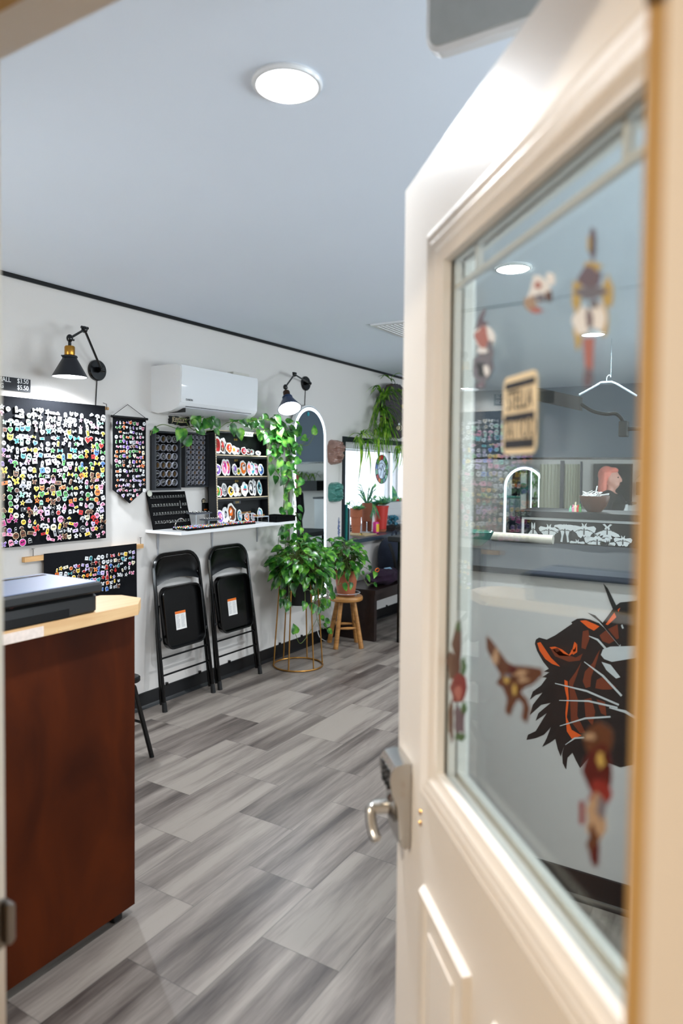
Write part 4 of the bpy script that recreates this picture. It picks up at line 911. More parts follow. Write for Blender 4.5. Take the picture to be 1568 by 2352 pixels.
# open chair peeking out behind the desk
t = thing('folding_chair', 'open black folding chair half hidden behind the desk', 'chair', (2.3, 2.88, 0))
MB().rbox(2.09, 2.50, 2.69, 3.07, .42, .45, .05, 5).build('seat', M_black, t)
for y in (2.70, 3.06):
    MB().tube([(2.56, y, .0), (2.44, y, .40), (2.12, y, .78)], .0125, 10).build('leg', M_black, t)
    MB().tube([(1.98, y+.02*(1 if y < 2.9 else -1), 0), (2.14, y+.02*(1 if y < 2.9 else -1), .25), (2.36, y+.02*(1 if y < 2.9 else -1), .42)], .0125, 10).build('leg', M_black, t)
MB().tube([(2.50, 2.70, .2), (2.50, 3.06, .2)], .007, 8).build('stretcher', M_black, t)
MB().rbox(2.10, 2.125, 2.70, 3.06, .62, .80, .05, 5, 'x').build('backrest', M_black, t)

# ================================================================ PLANTS ON STANDS
c_ = Vector((4.375, 3.03, 0)); t = thing('plant_stand', 'tall gold wire plant stand holding the bushy pothos', 'plant stand', c_)
def ringp(c, r, z, n=36): return [Vector((c.x+r*math.cos(2*PI*k/n), c.y+r*math.sin(2*PI*k/n), z)) for k in range(n)]
MB().tube(ringp(c_, .19, .007), .0065, 8, True).build('base_ring', M_gold, t)
MB().tube(ringp(c_, .146, .664), .0055, 8, True).build('top_ring', M_gold, t)
for k in range(6):
    a = math.radians(214.7+38+60*k); MB().cyl(c_+Vector((.19*math.cos(a), .19*math.sin(a), .01)), c_+Vector((.146*math.cos(a), .146*math.sin(a), .662)), .0055, seg=8).build('leg', M_gold, t)
def bush(mb, st, c, rx, ry, rz, n, L, root, up_bias=.35, keep=None):
    for k in range(n):
        d = rdir(-.75, 1); q = rnd.uniform(.55, 1)
        p = Vector((c.x+d.x*rx*q, c.y+d.y*ry*q, c.z+d.z*rz*q))
        if p.y > W-.12: p.y = W-.12-rnd.random()*.06
        if keep and not keep(p): continue
        r_ = root+Vector((rnd.uniform(-.06, .06), rnd.uniform(-.06, .06), 0)); m_ = (r_+p)/2+Vector((0, 0, .07))
        st.tube(spline([r_, m_, p], 3), .0022, 5)
        dd = Vector((d.x, d.y, -.35+d.z*.5)); nn = Vector((d.x*.5-.45, d.y*.5-.5, 1+up_bias))
        leaf(mb, p, dd+Vector((rnd.uniform(-.5, .5), rnd.uniform(-.5, .5), rnd.uniform(-.4, .2))), nn+Vector((rnd.uniform(-.5, .5), rnd.uniform(-.5, .5), 0)), L*rnd.uniform(.7, 1.2), .72)
def vine(mb, st, pts, n, L, side=.04, r=.0025, spread=1.0):
    sp = spline(pts, 6); st.tube(sp, r, 6)
    for k in range(n):
        i = min(len(sp)-1, int(len(sp)*(k+.7)/n)); p = sp[i]; a = rnd.choice((-1, 1))*rnd.uniform(.5, 1)
        q = p+Vector((.045*a*spread, -rnd.uniform(.0, .05), rnd.uniform(-.015, .035)))
        st.tube([p, (p+q)/2+Vector((0, 0, .012)), q], .0016, 5)
        leaf(mb, q, Vector((a*.7, -.3, -rnd.uniform(.3, 1.0))), Vector((-.5+rnd.uniform(-.4, .4), -1, .4)), L*rnd.uniform(.7, 1.15), .72)
t = thing('potted_pothos', 'bushy pothos in a black pot set in the gold stand', 'potted plant', (4.375, 3.03, .48))
MB().lathe([(.0001, .48), (.098, .48), (.104, .49), (.128, .70), (.134, .702), (.134, .715), (.122, .715), (.12, .69), (.0001, .688)], c_, 32).build('pot', M_blackm, t)
MB().lathe([(.0001, .684), (.119, .684), (.119, .692), (.0001, .70)], c_, 24).build('soil', M_soil, t)
mb, st = MB(), MB(); root = c_+Vector((0, 0, .70))
bush(mb, st, c_+Vector((0, -.02, .79)), .27, .24, .2, 260, .082, root)
for k in range(9):
    a = math.radians(150+rnd.uniform(0, 200)); r1 = rnd.uniform(.16, .24); e = root+Vector((math.cos(a)*r1, math.sin(a)*r1, -.02)); vine(mb, st, [root, e+Vector((0, 0, .06)), e+Vector((0, 0, -.1)), e+Vector((rnd.uniform(-.04, .04), 0, -rnd.uniform(.14, .22)))], 6, .075)
e = at(722, 1375, 'y', 2.96); g = at(728, 1420, 'y', 2.96); h = at(712, 1450, 'y', 2.93); h2 = at(690, 1478, 'y', 2.9); h3 = at(678, 1455, 'y', 2.9)
vine(mb, st, [root, e+Vector((-.02, 0, .08)), e, g, at(736, 1445, 'y', 2.96)], 11, .07)
st.tube(spline([g, h, h2, h3], 6), .0022, 6); leaf(mb, h3, Vector((-.2, 0, 1)), Vector((-.5, -1, 0)), .075, 1.0)
mb.build('foliage', M_leaf, t, 80); st.build('stems', M_stem, t)
# stool and its pot
sc = Vector((5.09, 3.03, 0)); t = thing('wooden_stool', 'small round four-legged wooden stool near the window', 'stool', sc)
MB().lathe([(.0001, .395), (.135, .395), (.143, .402), (.145, .415), (.142, .43), (.136, .436), (.0001, .436)], sc, 36).build('seat', M_wood, t)
feet = [(4.935, 3.035), (5.075, 2.865), (5.105, 3.205), (5.245, 3.01)]
for (x, y) in feet:
    d = Vector((x, y, 0))-sc; MB().cyl(sc+d+Vector((0, 0, 0.001)), sc+d*.5+Vector((0, 0, .4)), .021, .018, 14).build('leg', M_wood, t)
for a, b, z in ((0, 2, .2), (1, 3, .2), (0, 1, .17), (2, 3, .17)):
    f = 1-.5*z/.4; pa = sc+(Vector(feet[a]+(0,))-sc)*f; pb = sc+(Vector(feet[b]+(0,))-sc)*f
    MB().tube([pa+Vector((0, 0, z)), (pa+pb)/2+Vector((0, 0, z)), pb+Vector((0, 0, z))], [.008, .012, .008], 10).build('rung', M_wood, t)
t = thing('plant_saucer', 'clear plastic saucer under the terracotta pot on the stool', 'saucer', (5.09, 3.03, .436))
MB().lathe([(.0001, .437), (.098, .437), (.118, .462), (.122, .463), (.1, .441), (.0001, .4405)], sc, 32).build('dish', M_acryl, t)
MB().tube(ringp(sc, .121, .463), .002, 6, True).build('rim', mat('acrylic_edge', (.7, .7, .7)), t)
t = thing('potted_pothos', 'leafy pothos in a plain terracotta pot on the wooden stool', 'potted plant', (5.09, 3.03, .441))
MB().lathe([(.0001, .4415), (.072, .4415), (.076, .45), (.098, .605), (.106, .607), (.111, .655), (.103, .656), (.098, .635), (.0001, .634)], sc, 36).build('pot', M_terra, t)
MB().lathe([(.0001, .63), (.096, .63), (.096, .636), (.0001, .644)], sc, 24).build('soil', M_soil, t)
mb, st = MB(), MB(); root = sc+Vector((0, 0, .645))
bush(mb, st, sc+Vector((-.05, -.0, .79)), .21, .19, .165, 110, .082, root)
for (px, py) in ((775, 1345), (800, 1340), (845, 1345), (862, 1320)):
    e = at(px, py, 'y', 2.9); vine(mb, st, [root, (root+e)/2+Vector((0, 0, .06)), e], 4, .07)
mb.build('foliage', M_leaf, t, 80); st.build('stems', M_stem, t)

# ================================================================ ARCHED MIRROR
mx0, mx1, mzb, mzt = 4.565, 5.075, .40, 2.05; mc = (mx0+mx1)/2; mr = (mx1-mx0)/2
def my(z): return 3.215+.022*(z-mzb)/(mzt-mzb)
def archp(ins, off, n=20):
    r = mr-ins; zc = mzt-mr; pts = [(mx0+ins, mzb+ins), (mx1-ins, mzb+ins)]+[(mc+r*math.cos(PI*k/n), zc+r*math.sin(PI*k/n)) for k in range(n+1)]
    return [Vector((x, my(z)-off, z)) for x, z in pts]
def led_mirror(tr, label):
    t = thing('arched_mirror', label, 'mirror', tr(Vector((mc, W-.02, mzb))), 'arched mirrors with a light strip')
    def mp(l): return [tr(p) for p in l]
    nb = (tr(Vector((0, 0, 0)))-tr(Vector((0, 1, 0)))).normalized()
    mb = MB().loft([mp(archp(0, -.03)), mp(archp(0, 0)), mp(archp(.006, .003)), mp(archp(.01, .0))]); mb.build('frame', M_white, t)
    mb = MB().poly(mp(archp(.0105, .0005)), nb, .0012); mb.build('glass', M_mirror, t, 20)
    mb = MB(); a, b, c, d = [mp(archp(i_, o_)) for i_, o_ in ((.018, .0018), (.018, .0032), (.042, .0032), (.042, .0018))]
    mb.loft([a, b, c, d, a], caps=False); mb.build('light_strip', M_led, t)
    mb = MB()
    q_ = [tr(Vector((x, y, z))) for x in (mx0+.15, mx1-.15) for y in (my(1.5)+.031, W-.001) for z in (1.45, 1.55)]
    mb.add(q_, [(0, 1, 3, 2), (4, 6, 7, 5), (0, 4, 5, 1), (2, 3, 7, 6), (0, 2, 6, 4), (1, 5, 7, 3)])
    mb.build('wall_bracket', M_white, t); return t
mt = led_mirror(lambda p: Vector(p), 'tall arched mirror ringed with white light beside the trailing vines')
g = at(708, 951, 'y', my(1.95)-.004); MB().lathe([(.0001, 0), (.017, 0), (.017, .001), (.0001, .001)], g, 16, (0, -1, 0)).build('round_decal', pal('teal'), mt)
cb = spline([at(746, 1330, 'y', W-.03), at(757, 1350, 'y', W-.03), at(761, 1390, 'y', W-.03), at(768, 1420, 'y', W-.03), at(752, 1440, 'y', W-.02)], 5)
mb = MB().tube(cb, .003, 6); mb.tube(spline([at(728, 1440, 'y', W-.04), at(733, 1462, 'y', 3.2), at(748, 1473, 'z', .004)], 5), .003, 6)
solo(mb, 'power_cord', M_white, 'thin white cord hanging beside the arched mirror', 'cord')

# ================================================================ TRAILING VINES
t = thing('trailing_pothos', 'long pothos vines trailing under the air conditioner and down beside the arched mirror', 'trailing plant', at(655, 975, 'y', W-.1))
mb, st = MB(), MB(); yv = W-.1
V = lambda px, py, y=yv: at(px, py, 'y', y)
hub = V(652, 985)
hv = [[(345, 1000), (352, 985), (375, 975), (410, 985), (440, 980), (470, 985)], [(405, 975), (420, 960), (440, 985), (470, 990), (500, 985), (520, 972), (545, 965)], [(452, 965), (475, 955), (500, 958), (540, 955), (580, 968)], [(540, 968), (575, 982), (600, 990), (625, 985), (652, 985)], [(652, 985), (620, 965), (590, 965), (570, 972)], [(590, 985), (612, 1005), (618, 1020), (615, 1035)]]
for k, l in enumerate(hv): vine(mb, st, [V(px, py, yv-.015*k) for px, py in l], 3+(k > 2)*2, .075, spread=.6)
HL = [(418, 985, -.3, -1), (425, 1022, .3, .6), (447, 975, 0, 1), (452, 984, .5, -.3), (478, 960, .3, -1), (476, 968, -.6, -.4), (492, 965, .5, -.6), (448, 955, 0, -.3), (530, 975, .4, -1), (537, 968, -.2, 1), (548, 985, .2, -1), (582, 960, -.2, -1), (593, 962, .6, -.7), (610, 985, .4, -1), (600, 990, -.3, -.6), (622, 990, .5, -.4), (605, 955, .7, -.3), (628, 962, -.5, -.7), (618, 1000, .2, -1), (640, 970, -.5, .3)]
for px, py, dx, dz in HL:
    p = V(px, py, W-.13); leaf(mb, p, Vector((dx, -.25, dz)), Vector((-.5+rnd.uniform(-.3, .3), -1, .3)), .085*rnd.uniform(.85, 1.2), .85); st.tube([p, V(px-8, py+6, W-.1)], .0018, 5)
for k in range(105):
    px = 652+rnd.gauss(0, 15); py = 968+abs(rnd.gauss(0, 1))*55
    if py > 1100: continue
    p = V(px, py, W-.05-rnd.random()*.13); leaf(mb, p, Vector((rnd.uniform(-1, 1), -.4, rnd.uniform(-1, .2))), Vector((rnd.uniform(-1, .5), -1, rnd.uniform(0, .8))), .075*rnd.uniform(.65, 1.15), .7)
for l in ([(655, 975), (660, 1050), (655, 1120), (650, 1180), (655, 1260), (645, 1300)], [(650, 980), (668, 1080), (660, 1150), (665, 1230), (662, 1300)], [(648, 1090), (652, 1130), (650, 1190), (640, 1240), (637, 1275)], [(665, 1050), (670, 1110), (676, 1160), (682, 1200), (681, 1260), (680, 1310)], [(660, 1060), (678, 1130), (678, 1180), (690, 1205), (700, 1240), (698, 1270)], [(640, 1000), (626, 1030), (624, 1065), (640, 1090), (650, 1105)]):
    vine(mb, st, [V(px, py, W-.13) for px, py in l], 4, .065, spread=.8)
for (x, y, dx, dz) in [(610, 370, .6, -.6), (620, 500, -1, .3), (765, 550, -1, -.2), (880, 500, .2, 1), (540, 665, -.5, .4), (600, 740, .8, -.6), (640, 905, -.8, -.5), (330, 930, -.6, -.7), (165, 1010, 0, -1), (390, 1210, -.6, -.8), (380, 1010, -.3, -1), (420, 1010, 1, -.1), (560, 1050, -.9, 0), (440, 1160, .9, -.3), (530, 1330, -.9, -.4), (690, 1250, -.7, -.6), (600, 1430, .9, -.4), (560, 1440, .8, -.7), (460, 1640, -.6, -.7), (370, 1550, .9, -.2), (300, 1790, 1, 0), (470, 1740, .4, -1), (480, 1960, .7, -.5), (590, 1990, .7, -.8), (380, 2080, -.9, -.6), (520, 2180, .5, -.7), (720, 2180, .6, -.8), (430, 2230, -.5, .5), (160, 810, .9, 0), (290, 740, .9, -.2), (350, 620, .7, -.3), (250, 580, .8, .1)]:
    leaf(mb, V(600+x/7.35, 930+y/7.35, W-.2), Vector((dx, -.1, dz)), Vector((-.45, -1, .25)), .085, .8)
st.tube(spline([V(683, 1020, W-.2), V(705, 1023, W-.2), V(717, 1008, W-.2), V(720, 998, W-.2)], 5), .0022, 5); st.tube(spline([V(693, 1021, W-.2), V(706, 1010, W-.2), V(711, 1004, W-.2)], 5), .0022, 5)
mb.build('foliage', M_leafb, t, 80); st.build('stems', M_stem, t)
mb = MB().lathe([(.0001, 0), (.055, 0), (.065, .09), (.07, .095), (.07, .105), (.062, .105), (.0001, .095)], V(655, 1005, W-.075), 24)
mb.build('wall_pot', M_white, t)

# ================================================================ CLAY MASKS AND SMALL WALL ART
from mathutils import noise as mn
def mask(px0, px1, py0, py1, m, label, seed):
    a = at(px0, py1, 'y', W); b = at(px1, py0, 'y', W); cx, cz = (a.x+b.x)/2-.05, (a.z+b.z)/2; hx, hz = (b.x-a.x)/2*.95, (b.z-a.z)/2
    mb = MB(); nx, nz = 40, 52; f = []
    for j in range(nz+1):
        for i in range(nx+1):
            u = i/nx*2-1; v = j/nz*2-1; e = max(abs(u), abs(v)); ed = 1-max(0, e-.82)/.18
            wob = (1+.07*mn.noise(Vector((u*1.3+seed, v*1.3, 3))))*(1-.10*max(0, abs(u*v)-.45)/.55*1.5)
            face = .5*(1-u*u)*(1-v*v*.6)
            nose = .30*math.exp(-(u/.30)**2-((v+.05)/.35)**2); brow = .28*math.exp(-((abs(v-.42))/.14)**2)*math.exp(-(u/.75)**2)
            eye = -.38*math.exp(-((abs(u)-.38)/.17)**2-((v-.22)/.12)**2); mouth = -.3*math.exp(-(u/.4)**2-((v+.5)/.09)**2); lip = .16*math.exp(-(u/.35)**2-((v+.63)/.07)**2)
            rid = .28*mn.noise(Vector((u*3.5+seed, v*4, 1)))+.24*abs(mn.noise(Vector((u*6, v*8+seed, 5))))
            d = (.02+.085*max(0, face+nose+brow+eye+mouth+lip+rid))*max(0, ed)**.5
            f.append(Vector((cx+hx*u*wob, W-.002-d, cz+hz*v*wob)))
    fs = [(j*(nx+1)+i, j*(nx+1)+i+1, (j+1)*(nx+1)+i+1, (j+1)*(nx+1)+i) for j in range(nz) for i in range(nx)]
    k = len(f); rim = [i for i in range(nx+1)]+[j*(nx+1)+nx for j in range(1, nz+1)]+[nz*(nx+1)+i for i in range(nx-1, -1, -1)]+[j*(nx+1) for j in range(nz-1, 0, -1)]
    bk = [Vector((f[i].x, W, f[i].z)) for i in rim]
    for a_, (r1, r2) in enumerate(zip(rim, rim[1:]+rim[:1])): fs.append((r1, k+a_, k+(a_+1) % len(rim), r2))
    fs.append(tuple(range(k, k+len(rim)))[::-1]); mb.add(f+bk, fs)
    o = solo(mb, 'clay_mask', m, label, 'wall mask', 'sculpted clay face masks', (cx, W, cz)); return o
mask(757, 790, 1012, 1066, mat('glazed_brown_clay', (.60, .46, .41), .3, noise=.25, coat=.3, bump=.6, bscale=30), 'brown glazed clay face mask beside the window', 1)
mask(759, 787, 1107, 1154, mat('glazed_green_clay', (.30, .54, .50), .28, noise=.35, nscale=25, coat=.4, bump=.6, bscale=30), 'teal green glazed clay face mask below the brown mask', 9)
mb = MB(); q = random.Random(8)
for k in range(34):
    u = k/33; p = at(778, 1190+48*u, 'y', W-.0005); mb.lathe([(.0001, 0), (.008*(.4+math.sin(u*PI)), 0), (.0001, .002)], p+Vector((q.uniform(-.014, .014), 0, 0)), 6, (0, -1, 0))
mb.tube([at(778, 1188, 'y', W-.002), at(779, 1242, 'y', W-.002)], .0015, 5)
solo(mb, 'flower_decal', mat('lavender_ink', (.38, .43, .58), .6), 'lavender stalk decal on the wall left of the window sill', 'decal')
mb = MB(); g = at(893, 1241, 'y', W-.0005)
for k in range(6): mb.lathe([(.0001, 0), (.012, 0), (.0001, .002)], g+Vector((.016*math.cos(k*PI/3), 0, .016*math.sin(k*PI/3))), 7, (0, -1, 0))
solo(mb, 'flower_decal', MATS['lavender_ink'], 'small blue flower decal on the wall under the window sill', 'decal')

# ================================================================ WINDOW
win = bpy.data.objects.new('window_1', None); COL.objects.link(win); win.location = (6.6, W, .86); struct(win, 'large bright window with plants on a dark sill')
yo = 3.74
M_dark = mat('dark_trim_paint', (.10, .12, .15), .4, noise=.1)
MB().box(WX0-.03, WX0+.012, W-.012, W+.02, WZ0-.03, WZ1+.045).box(WX0+.012, WX1, W-.012, W+.02, WZ1-.002, WZ1+.045).build('casing', M_dark, win)
MB().box(WX0-.01, WX0, W, yo+.06, WZ0-.03, WZ1+.02).box(WX1, WX1+.01, W, yo+.06, WZ0-.03, WZ1+.02).box(WX0, WX1, W, yo+.06, WZ1, WZ1+.02).build('reveal', M_whitem, win)
MB().box(WX0, WX1, W+.06, W+.11, WZ1-.05, WZ1).box(WX0, WX1, W+.055, W+.115, WZ1-.062, WZ1-.05).build('blind_cassette', M_white, win)
mb = MB().box(WX0, WX1, yo, yo+.05, WZ0, WZ0+.06).box(WX0, WX1, yo, yo+.05, WZ1-.06, WZ1).box(WX0, WX0+.06, yo, yo+.05, WZ0, WZ1)
for px in (893, 911): g = at(px, 1100, 'y', yo); mb.box(g.x-.03, g.x+.03, yo, yo+.05, WZ0, WZ1)
mb.build('window_frame', M_white, win)
MB().box(WX0, WX1, yo+.02, yo+.026, WZ0, WZ1).build('window_pane', M_sunpane, win)
MB().box(WX0-.02, WX1, W-.055, yo+.06, WZ0-.042, WZ0-.004).build('sill', grain('slate_sill', '28303c', '4a5866', (2, 20, 20), .3), win)
SZ2 = WZ0-.004
# boards standing in the corner
MB().box(0, 0, 0, 0, 0, 0)
for k, (dx, cc, h) in enumerate(((.012, (.12, .5, .48), .33), (.036, (.03, .03, .035), .3), (.06, (.55, .58, .6), .29))):
    nm = ('teal', 'black', 'grey')[k]
    solo(MB().box(WX0+dx, WX0+dx+.016, W-.03, W+.20, SZ2, SZ2+h), 'board', mat('board_'+nm, cc, .5), nm+' board standing on edge at the left end of the window sill', 'board', 'thin boards at the left end of the sill')
def lath_pot(x, y, prof, m, label, soil=None, extra=None, name='potted_succulent', cat='potted plant', base=None):
    b_ = SZ2 if base is None else base
    t = thing(name, label, cat, (x, y, b_)); MB().lathe([(r, b_+h) for r, h in prof], (x, y, 0), 32).build('pot', m, t)
    if soil: MB().lathe([(.0001, b_+soil[1]-.01), (soil[0], b_+soil[1]-.01), (soil[0], b_+soil[1]), (.0001, b_+soil[1]+.004)], (x, y, 0), 20).build('soil', M_soil, t)
    return t
p1 = at(817, 1226, 'z', SZ2); p2 = at(842, 1223, 'z', SZ2); p3 = at(874, 1221, 'z', SZ2)
w_ = lambda p, px: px*(p-EYE).length/1591   # real width of px pixels at p
t = thing('cork_mat', 'pale speckled cork mat on the left of the window sill', 'mat', (p1.x-.1, p1.y-.05, SZ2)); MB().box(p1.x-.2, p1.x+.05, W+.02, p1.y+.1, SZ2+.0005, SZ2+.012).build('sheet', mat('cork', (.75, .66, .5), .9, noise=.3, nscale=80), t)
r1 = w_(p1, 14.5)
t = lath_pot(p1.x, p1.y, [(.0001, .0125), (r1*.66, .0125), (r1*.72, .08), (r1*.78, .084), (r1*.82, .17), (r1*.98, .172), (r1, .185), (r1, .26), (r1*.92, .26), (r1*.88, .24), (.0001, .24)], M_terra, 'terracotta pot with a thick rim and blue-green succulents, leftmost on the sill', (r1*.86, .245))
def rosette(mb, c, r, n=16):
    for k in range(n): a = k*2.4; q = .3+.7*k/n; leaf(mb, c, Vector((math.cos(a)*q, math.sin(a)*q, 1.1-q)), Vector((-math.cos(a), -math.sin(a), 1)), r*(.55+.45*q), .5, .3, -.1)
mb = MB(); q = random.Random(4)
for k in range(7): rosette(mb, Vector((p1.x+q.uniform(-.08, .08), p1.y+q.uniform(-.08, .06), SZ2+.25)), .06, 14)
for (px, py) in ((785, 1168), (800, 1158), (828, 1163), (775, 1175)): e = at(px, py, 'y', p1.y); s_ = Vector((p1.x, p1.y, SZ2+.25)); mb.tube(spline([s_, (s_+e)/2+Vector((0, 0, .06)), e], 4), .003, 5); [leaf(mb, e, Vector((q.uniform(-1, 1), 0, q.uniform(-.6, .6))), Vector((0, -1, .4)), .05, .5) for _ in range(3)]
mb.build('foliage', M_succ, t, 80)
r2 = w_(p2, 13)
t = thing('potted_plant', 'brown two-legged clay pot with an upright leafy succulent on the sill', 'potted plant', (p2.x, p2.y, SZ2))
MB().lathe([(.0001, .005), (r2*1.12, .005), (r2*1.2, .02), (r2*1.16, .02), (r2*1.08, .010), (.0001, .010)], (p2.x, p2.y, SZ2-.004), 28).build('saucer', M_white, t)
mb = MB().lathe([(.0001, .11), (r2*.95, .12), (r2*1.0, .2), (r2*.9, .3), (r2*.84, .31), (r2*.8, .29), (.0001, .29)], (p2.x, p2.y, SZ2), 28)
for sx_ in (-1, 1): d = Vector((.6, -.8, 0))*sx_*r2*.48; mb.lathe([(.0001, .008), (r2*.36, .008), (r2*.42, .1), (r2*.45, .16), (.0001, .17)], Vector((p2.x, p2.y, SZ2))+d, 20)
mb.build('pot', M_terra2, t)
mb = MB()
for k in range(26):
    a = q.uniform(0, 6.28); h = q.uniform(.06, .2); s_ = Vector((p2.x, p2.y, SZ2+.29)); e = s_+Vector((math.cos(a)*.07, math.sin(a)*.07, h)); mb.tube([s_, (s_+e)/2, e], [.006, .005, .004], 5); leaf(mb, e, Vector((math.cos(a), math.sin(a), .8)), Vector((0, -1, .5)), .05, .4)
for k in range(16): a = q.uniform(-2.6, .4); s_ = Vector((p2.x+.06, p2.y, SZ2+.29)); blade(mb, arc(s_, (math.cos(a), math.sin(a), 0), .12, .04, .2, 5), .010)
mb.build('foliage', M_succ, t, 80)
r3 = w_(p3, 17.5)
t = lath_pot(p3.x, p3.y, [(.0001, .028), (r3*.72, .028), (r3*.98, .26), (r3*1.04, .262), (r3*1.04, .275), (r3*.94, .275), (.0001, .255)], M_red, 'bright red plastic pot overflowing with grey-green rosettes on the sill', (r3*.92, .26))
MB().lathe([(.0001, .002), (r3*.66, .002), (r3*.78, .024), (r3*.74, .026), (.0001, .012)], (p3.x, p3.y, SZ2), 28).build('saucer', M_terra, t)
mb = MB()
for k in range(17): a = q.uniform(0, 6.28); rr = q.uniform(0, 1.15)*r3; rosette(mb, Vector((p3.x+rr*math.cos(a), p3.y+rr*math.sin(a), SZ2+.285-.02*(rr > r3))), .075, 14)
for k in range(5): blade(mb, arc(Vector((p3.x+q.uniform(-.05, .05), p3.y, SZ2+.28)), (q.uniform(-1, 1), q.uniform(-1, .3), 0), .1, .08, .03, 5), .012)
mb.build('foliage', M_succ, t, 80)
cp = at(865, 1225, 'z', SZ2); cp = Vector((cp.x-.02, cp.y-.0, SZ2)); rc = .033
t = thing('drink_can', 'pink and yellow drink can standing on the window sill', 'can', cp)
MB().lathe([(.0001, .001), (rc*.8, .001), (rc, .01), (rc, .108), (rc*.82, .12), (.0001, .118)], cp, 28).build('can', mat('pink_can', (.85, .25, .55), .3, .3, noise=.3, nscale=40), t)
mb = MB().loft([[cp+Vector((rc*1.01*math.cos(a), rc*1.01*math.sin(a), z)) for a in [math.radians(215+k*10) for k in range(9)]] for z in (.02, .1)], close=False); mb.build('yellow_panel', pal('yellow'), t)
# beads, pine cone, toy
mb = MB(); g = at(799, 1222, 'z', SZ2+.012); q = random.Random(12)
for k in range(30): a = k*2.4; h = k/30; mb.ell((g.x+.03*(1-h)*math.cos(a), g.y+.03*(1-h)*math.sin(a), SZ2+.02+.16*h), .015, .015, .009, 6, 4)
solo(mb, 'pine_cone', mat('pine_cone_brown', (.35, .28, .24), .8, noise=.3), 'grey-brown pine cone stack at the left of the terracotta pot', 'pine cone')
g = at(829, 1231, 'z', SZ2); mb = MB().ell((g.x, g.y, SZ2+.014), .022, .015, .013); mb.cur = 1; mb.ell((g.x-.008, g.y-.004, SZ2+.018), .008, .014, .012, 8, 6)
solo(mb, 'toy_bee', [pal('yellow'), M_black], 'tiny yellow and black bee ornament on the front of the sill', 'ornament')
g = at(897, 1218, 'z', SZ2); t = thing('bead_jar', 'glass jar of blue and teal beads on a dark book on the sill', 'jar', (g.x, g.y, SZ2+.055))
solo(MB().box(g.x-.1, g.x+.28, g.y-.1, g.y+.08, SZ2+.001, SZ2+.028).box(g.x-.06, g.x+.28, g.y-.09, g.y+.08, SZ2+.03, SZ2+.053), 'books', mat('dark_book', (.14, .12, .12), .6), 'two dark books lying on the sill under the bead jar', 'books')
mb = MB(); q = random.Random(6)
for k in range(60): mb.ell((g.x+.04+q.uniform(-.075, .075), g.y+q.uniform(-.045, .045), SZ2+.066+q.uniform(0, .09)), .014, .014, .014, 7, 5)
mb.build('beads', mat('teal_glass', (.12, .5, .6), .1, noise=.6, nscale=40), t)
MB().lathe([(.085, .055), (.09, .06), (.09, .16), (.086, .16), (.083, .058), (.085, .055)], (g.x+.04, g.y, SZ2), 24, caps=False).build('jar', M_acryl, t)
# white drawer box and trough of plants
g = at(908, 1170, 'y', 3.52); x0 = at(873, 1160, 'y', 3.5).x
g2 = at(900, 1160, 'y', 3.5); zt = at(873, 1156, 'y', 3.5).z
t = thing('drawer_box', 'white drawer organiser at the right end of the window sill', 'organiser', (x0+.3, 3.55, SZ2))
MB().box(x0+.02, x0+.62, 3.47, 3.66, SZ2+.075, zt).build('case', M_white, t)
for k in range(3): MB().rbox(x0+.03, x0+.6, 3.465, 3.472, SZ2+.085+.075*k, SZ2+.15+.075*k, .008, 3, 'y').build('drawer', M_whitem, t)
MB().box(x0+.02, x0+.62, 3.47, 3.66, SZ2+.001, SZ2+.07).build('plinth', M_white, t)
t = thing('plant_trough', 'low trough of small red-flowered plants on the white organiser', 'potted plant', (x0+.3, 3.55, zt))
MB().box(x0-.02, x0+.62, 3.47, 3.66, zt+.0005, zt+.012).build('tray', mat('grey_green_tray', (.45, .55, .52), .6), t)
mb = MB(); fl = MB(); q = random.Random(9)
for k in range(46): p = Vector((x0+q.uniform(.0, .6), 3.5+q.uniform(-.02, .12), zt+.012)); leaf(mb, p, Vector((q.uniform(-1, 1), q.uniform(-1, .3), q.uniform(.4, 1.4))), Vector((0, -1, .6)), q.uniform(.04, .09), .4)
lp = at(904, 1160, 'y', 3.5); leaf(mb, Vector((lp.x, 3.5, zt+.02)), Vector((.05, 0, 1)), Vector((-.5, -1, 0)), .17, .5)
for (px, py) in ((913, 1150), (919, 1157), (921, 1146)): e = at(px, py, 'y', 3.49); mb.tube([Vector((e.x, e.y, zt+.01)), e], .003, 5); fl.ell(e, .02, .02, .018, 8, 6)
mb.build('foliage', M_succ, t, 80); fl.build('flowers', pal('red'), t)
# stained glass
gc = at(876, 1078, 'y', W+.17); k_ = (gc-EYE).length/1591; RX, RZ_ = 31*k_, 33*k_
t = thing('stained_glass', 'oval stained glass hanging in the bright window', 'suncatcher', gc)
mb = MB(); q = random.Random(3); cl2 = ['mint', 'green', 'mint', 'red', 'orange', 'green', 'blue', 'mint', 'red', 'orange', 'green', 'teal']
gm = [mat('glass_'+c, PAL[c], .2, noise=.05, trans=.0, emit=.0) for c in cl2]
for k in range(14):
    mb.cur = k % len(cl2); a0_ = 2*PI*k/14; a1_ = 2*PI*(k+1)/14
    mb.poly([gc+Vector((RX*f_*math.cos(a), 0, RZ_*f_*math.sin(a))) for f_, a in ((.68, a0_+.04), (.97, a0_+.04), (1.0, (a0_+a1_)/2), (.97, a1_-.04), (.68, a1_-.04))], (0, -1, 0), .004)
mb.build('coloured_border', gm, t)
MB().poly([gc+Vector((RX*.68*math.cos(2*PI*k/20), .001, RZ_*.68*math.sin(2*PI*k/20))) for k in range(20)], (0, -1, 0), .003).build('pale_centre', leafmat('pale_glass', 'a8acb2', 'c0c6cc', 'd8dce0', 20, .5), t)
mb = MB()
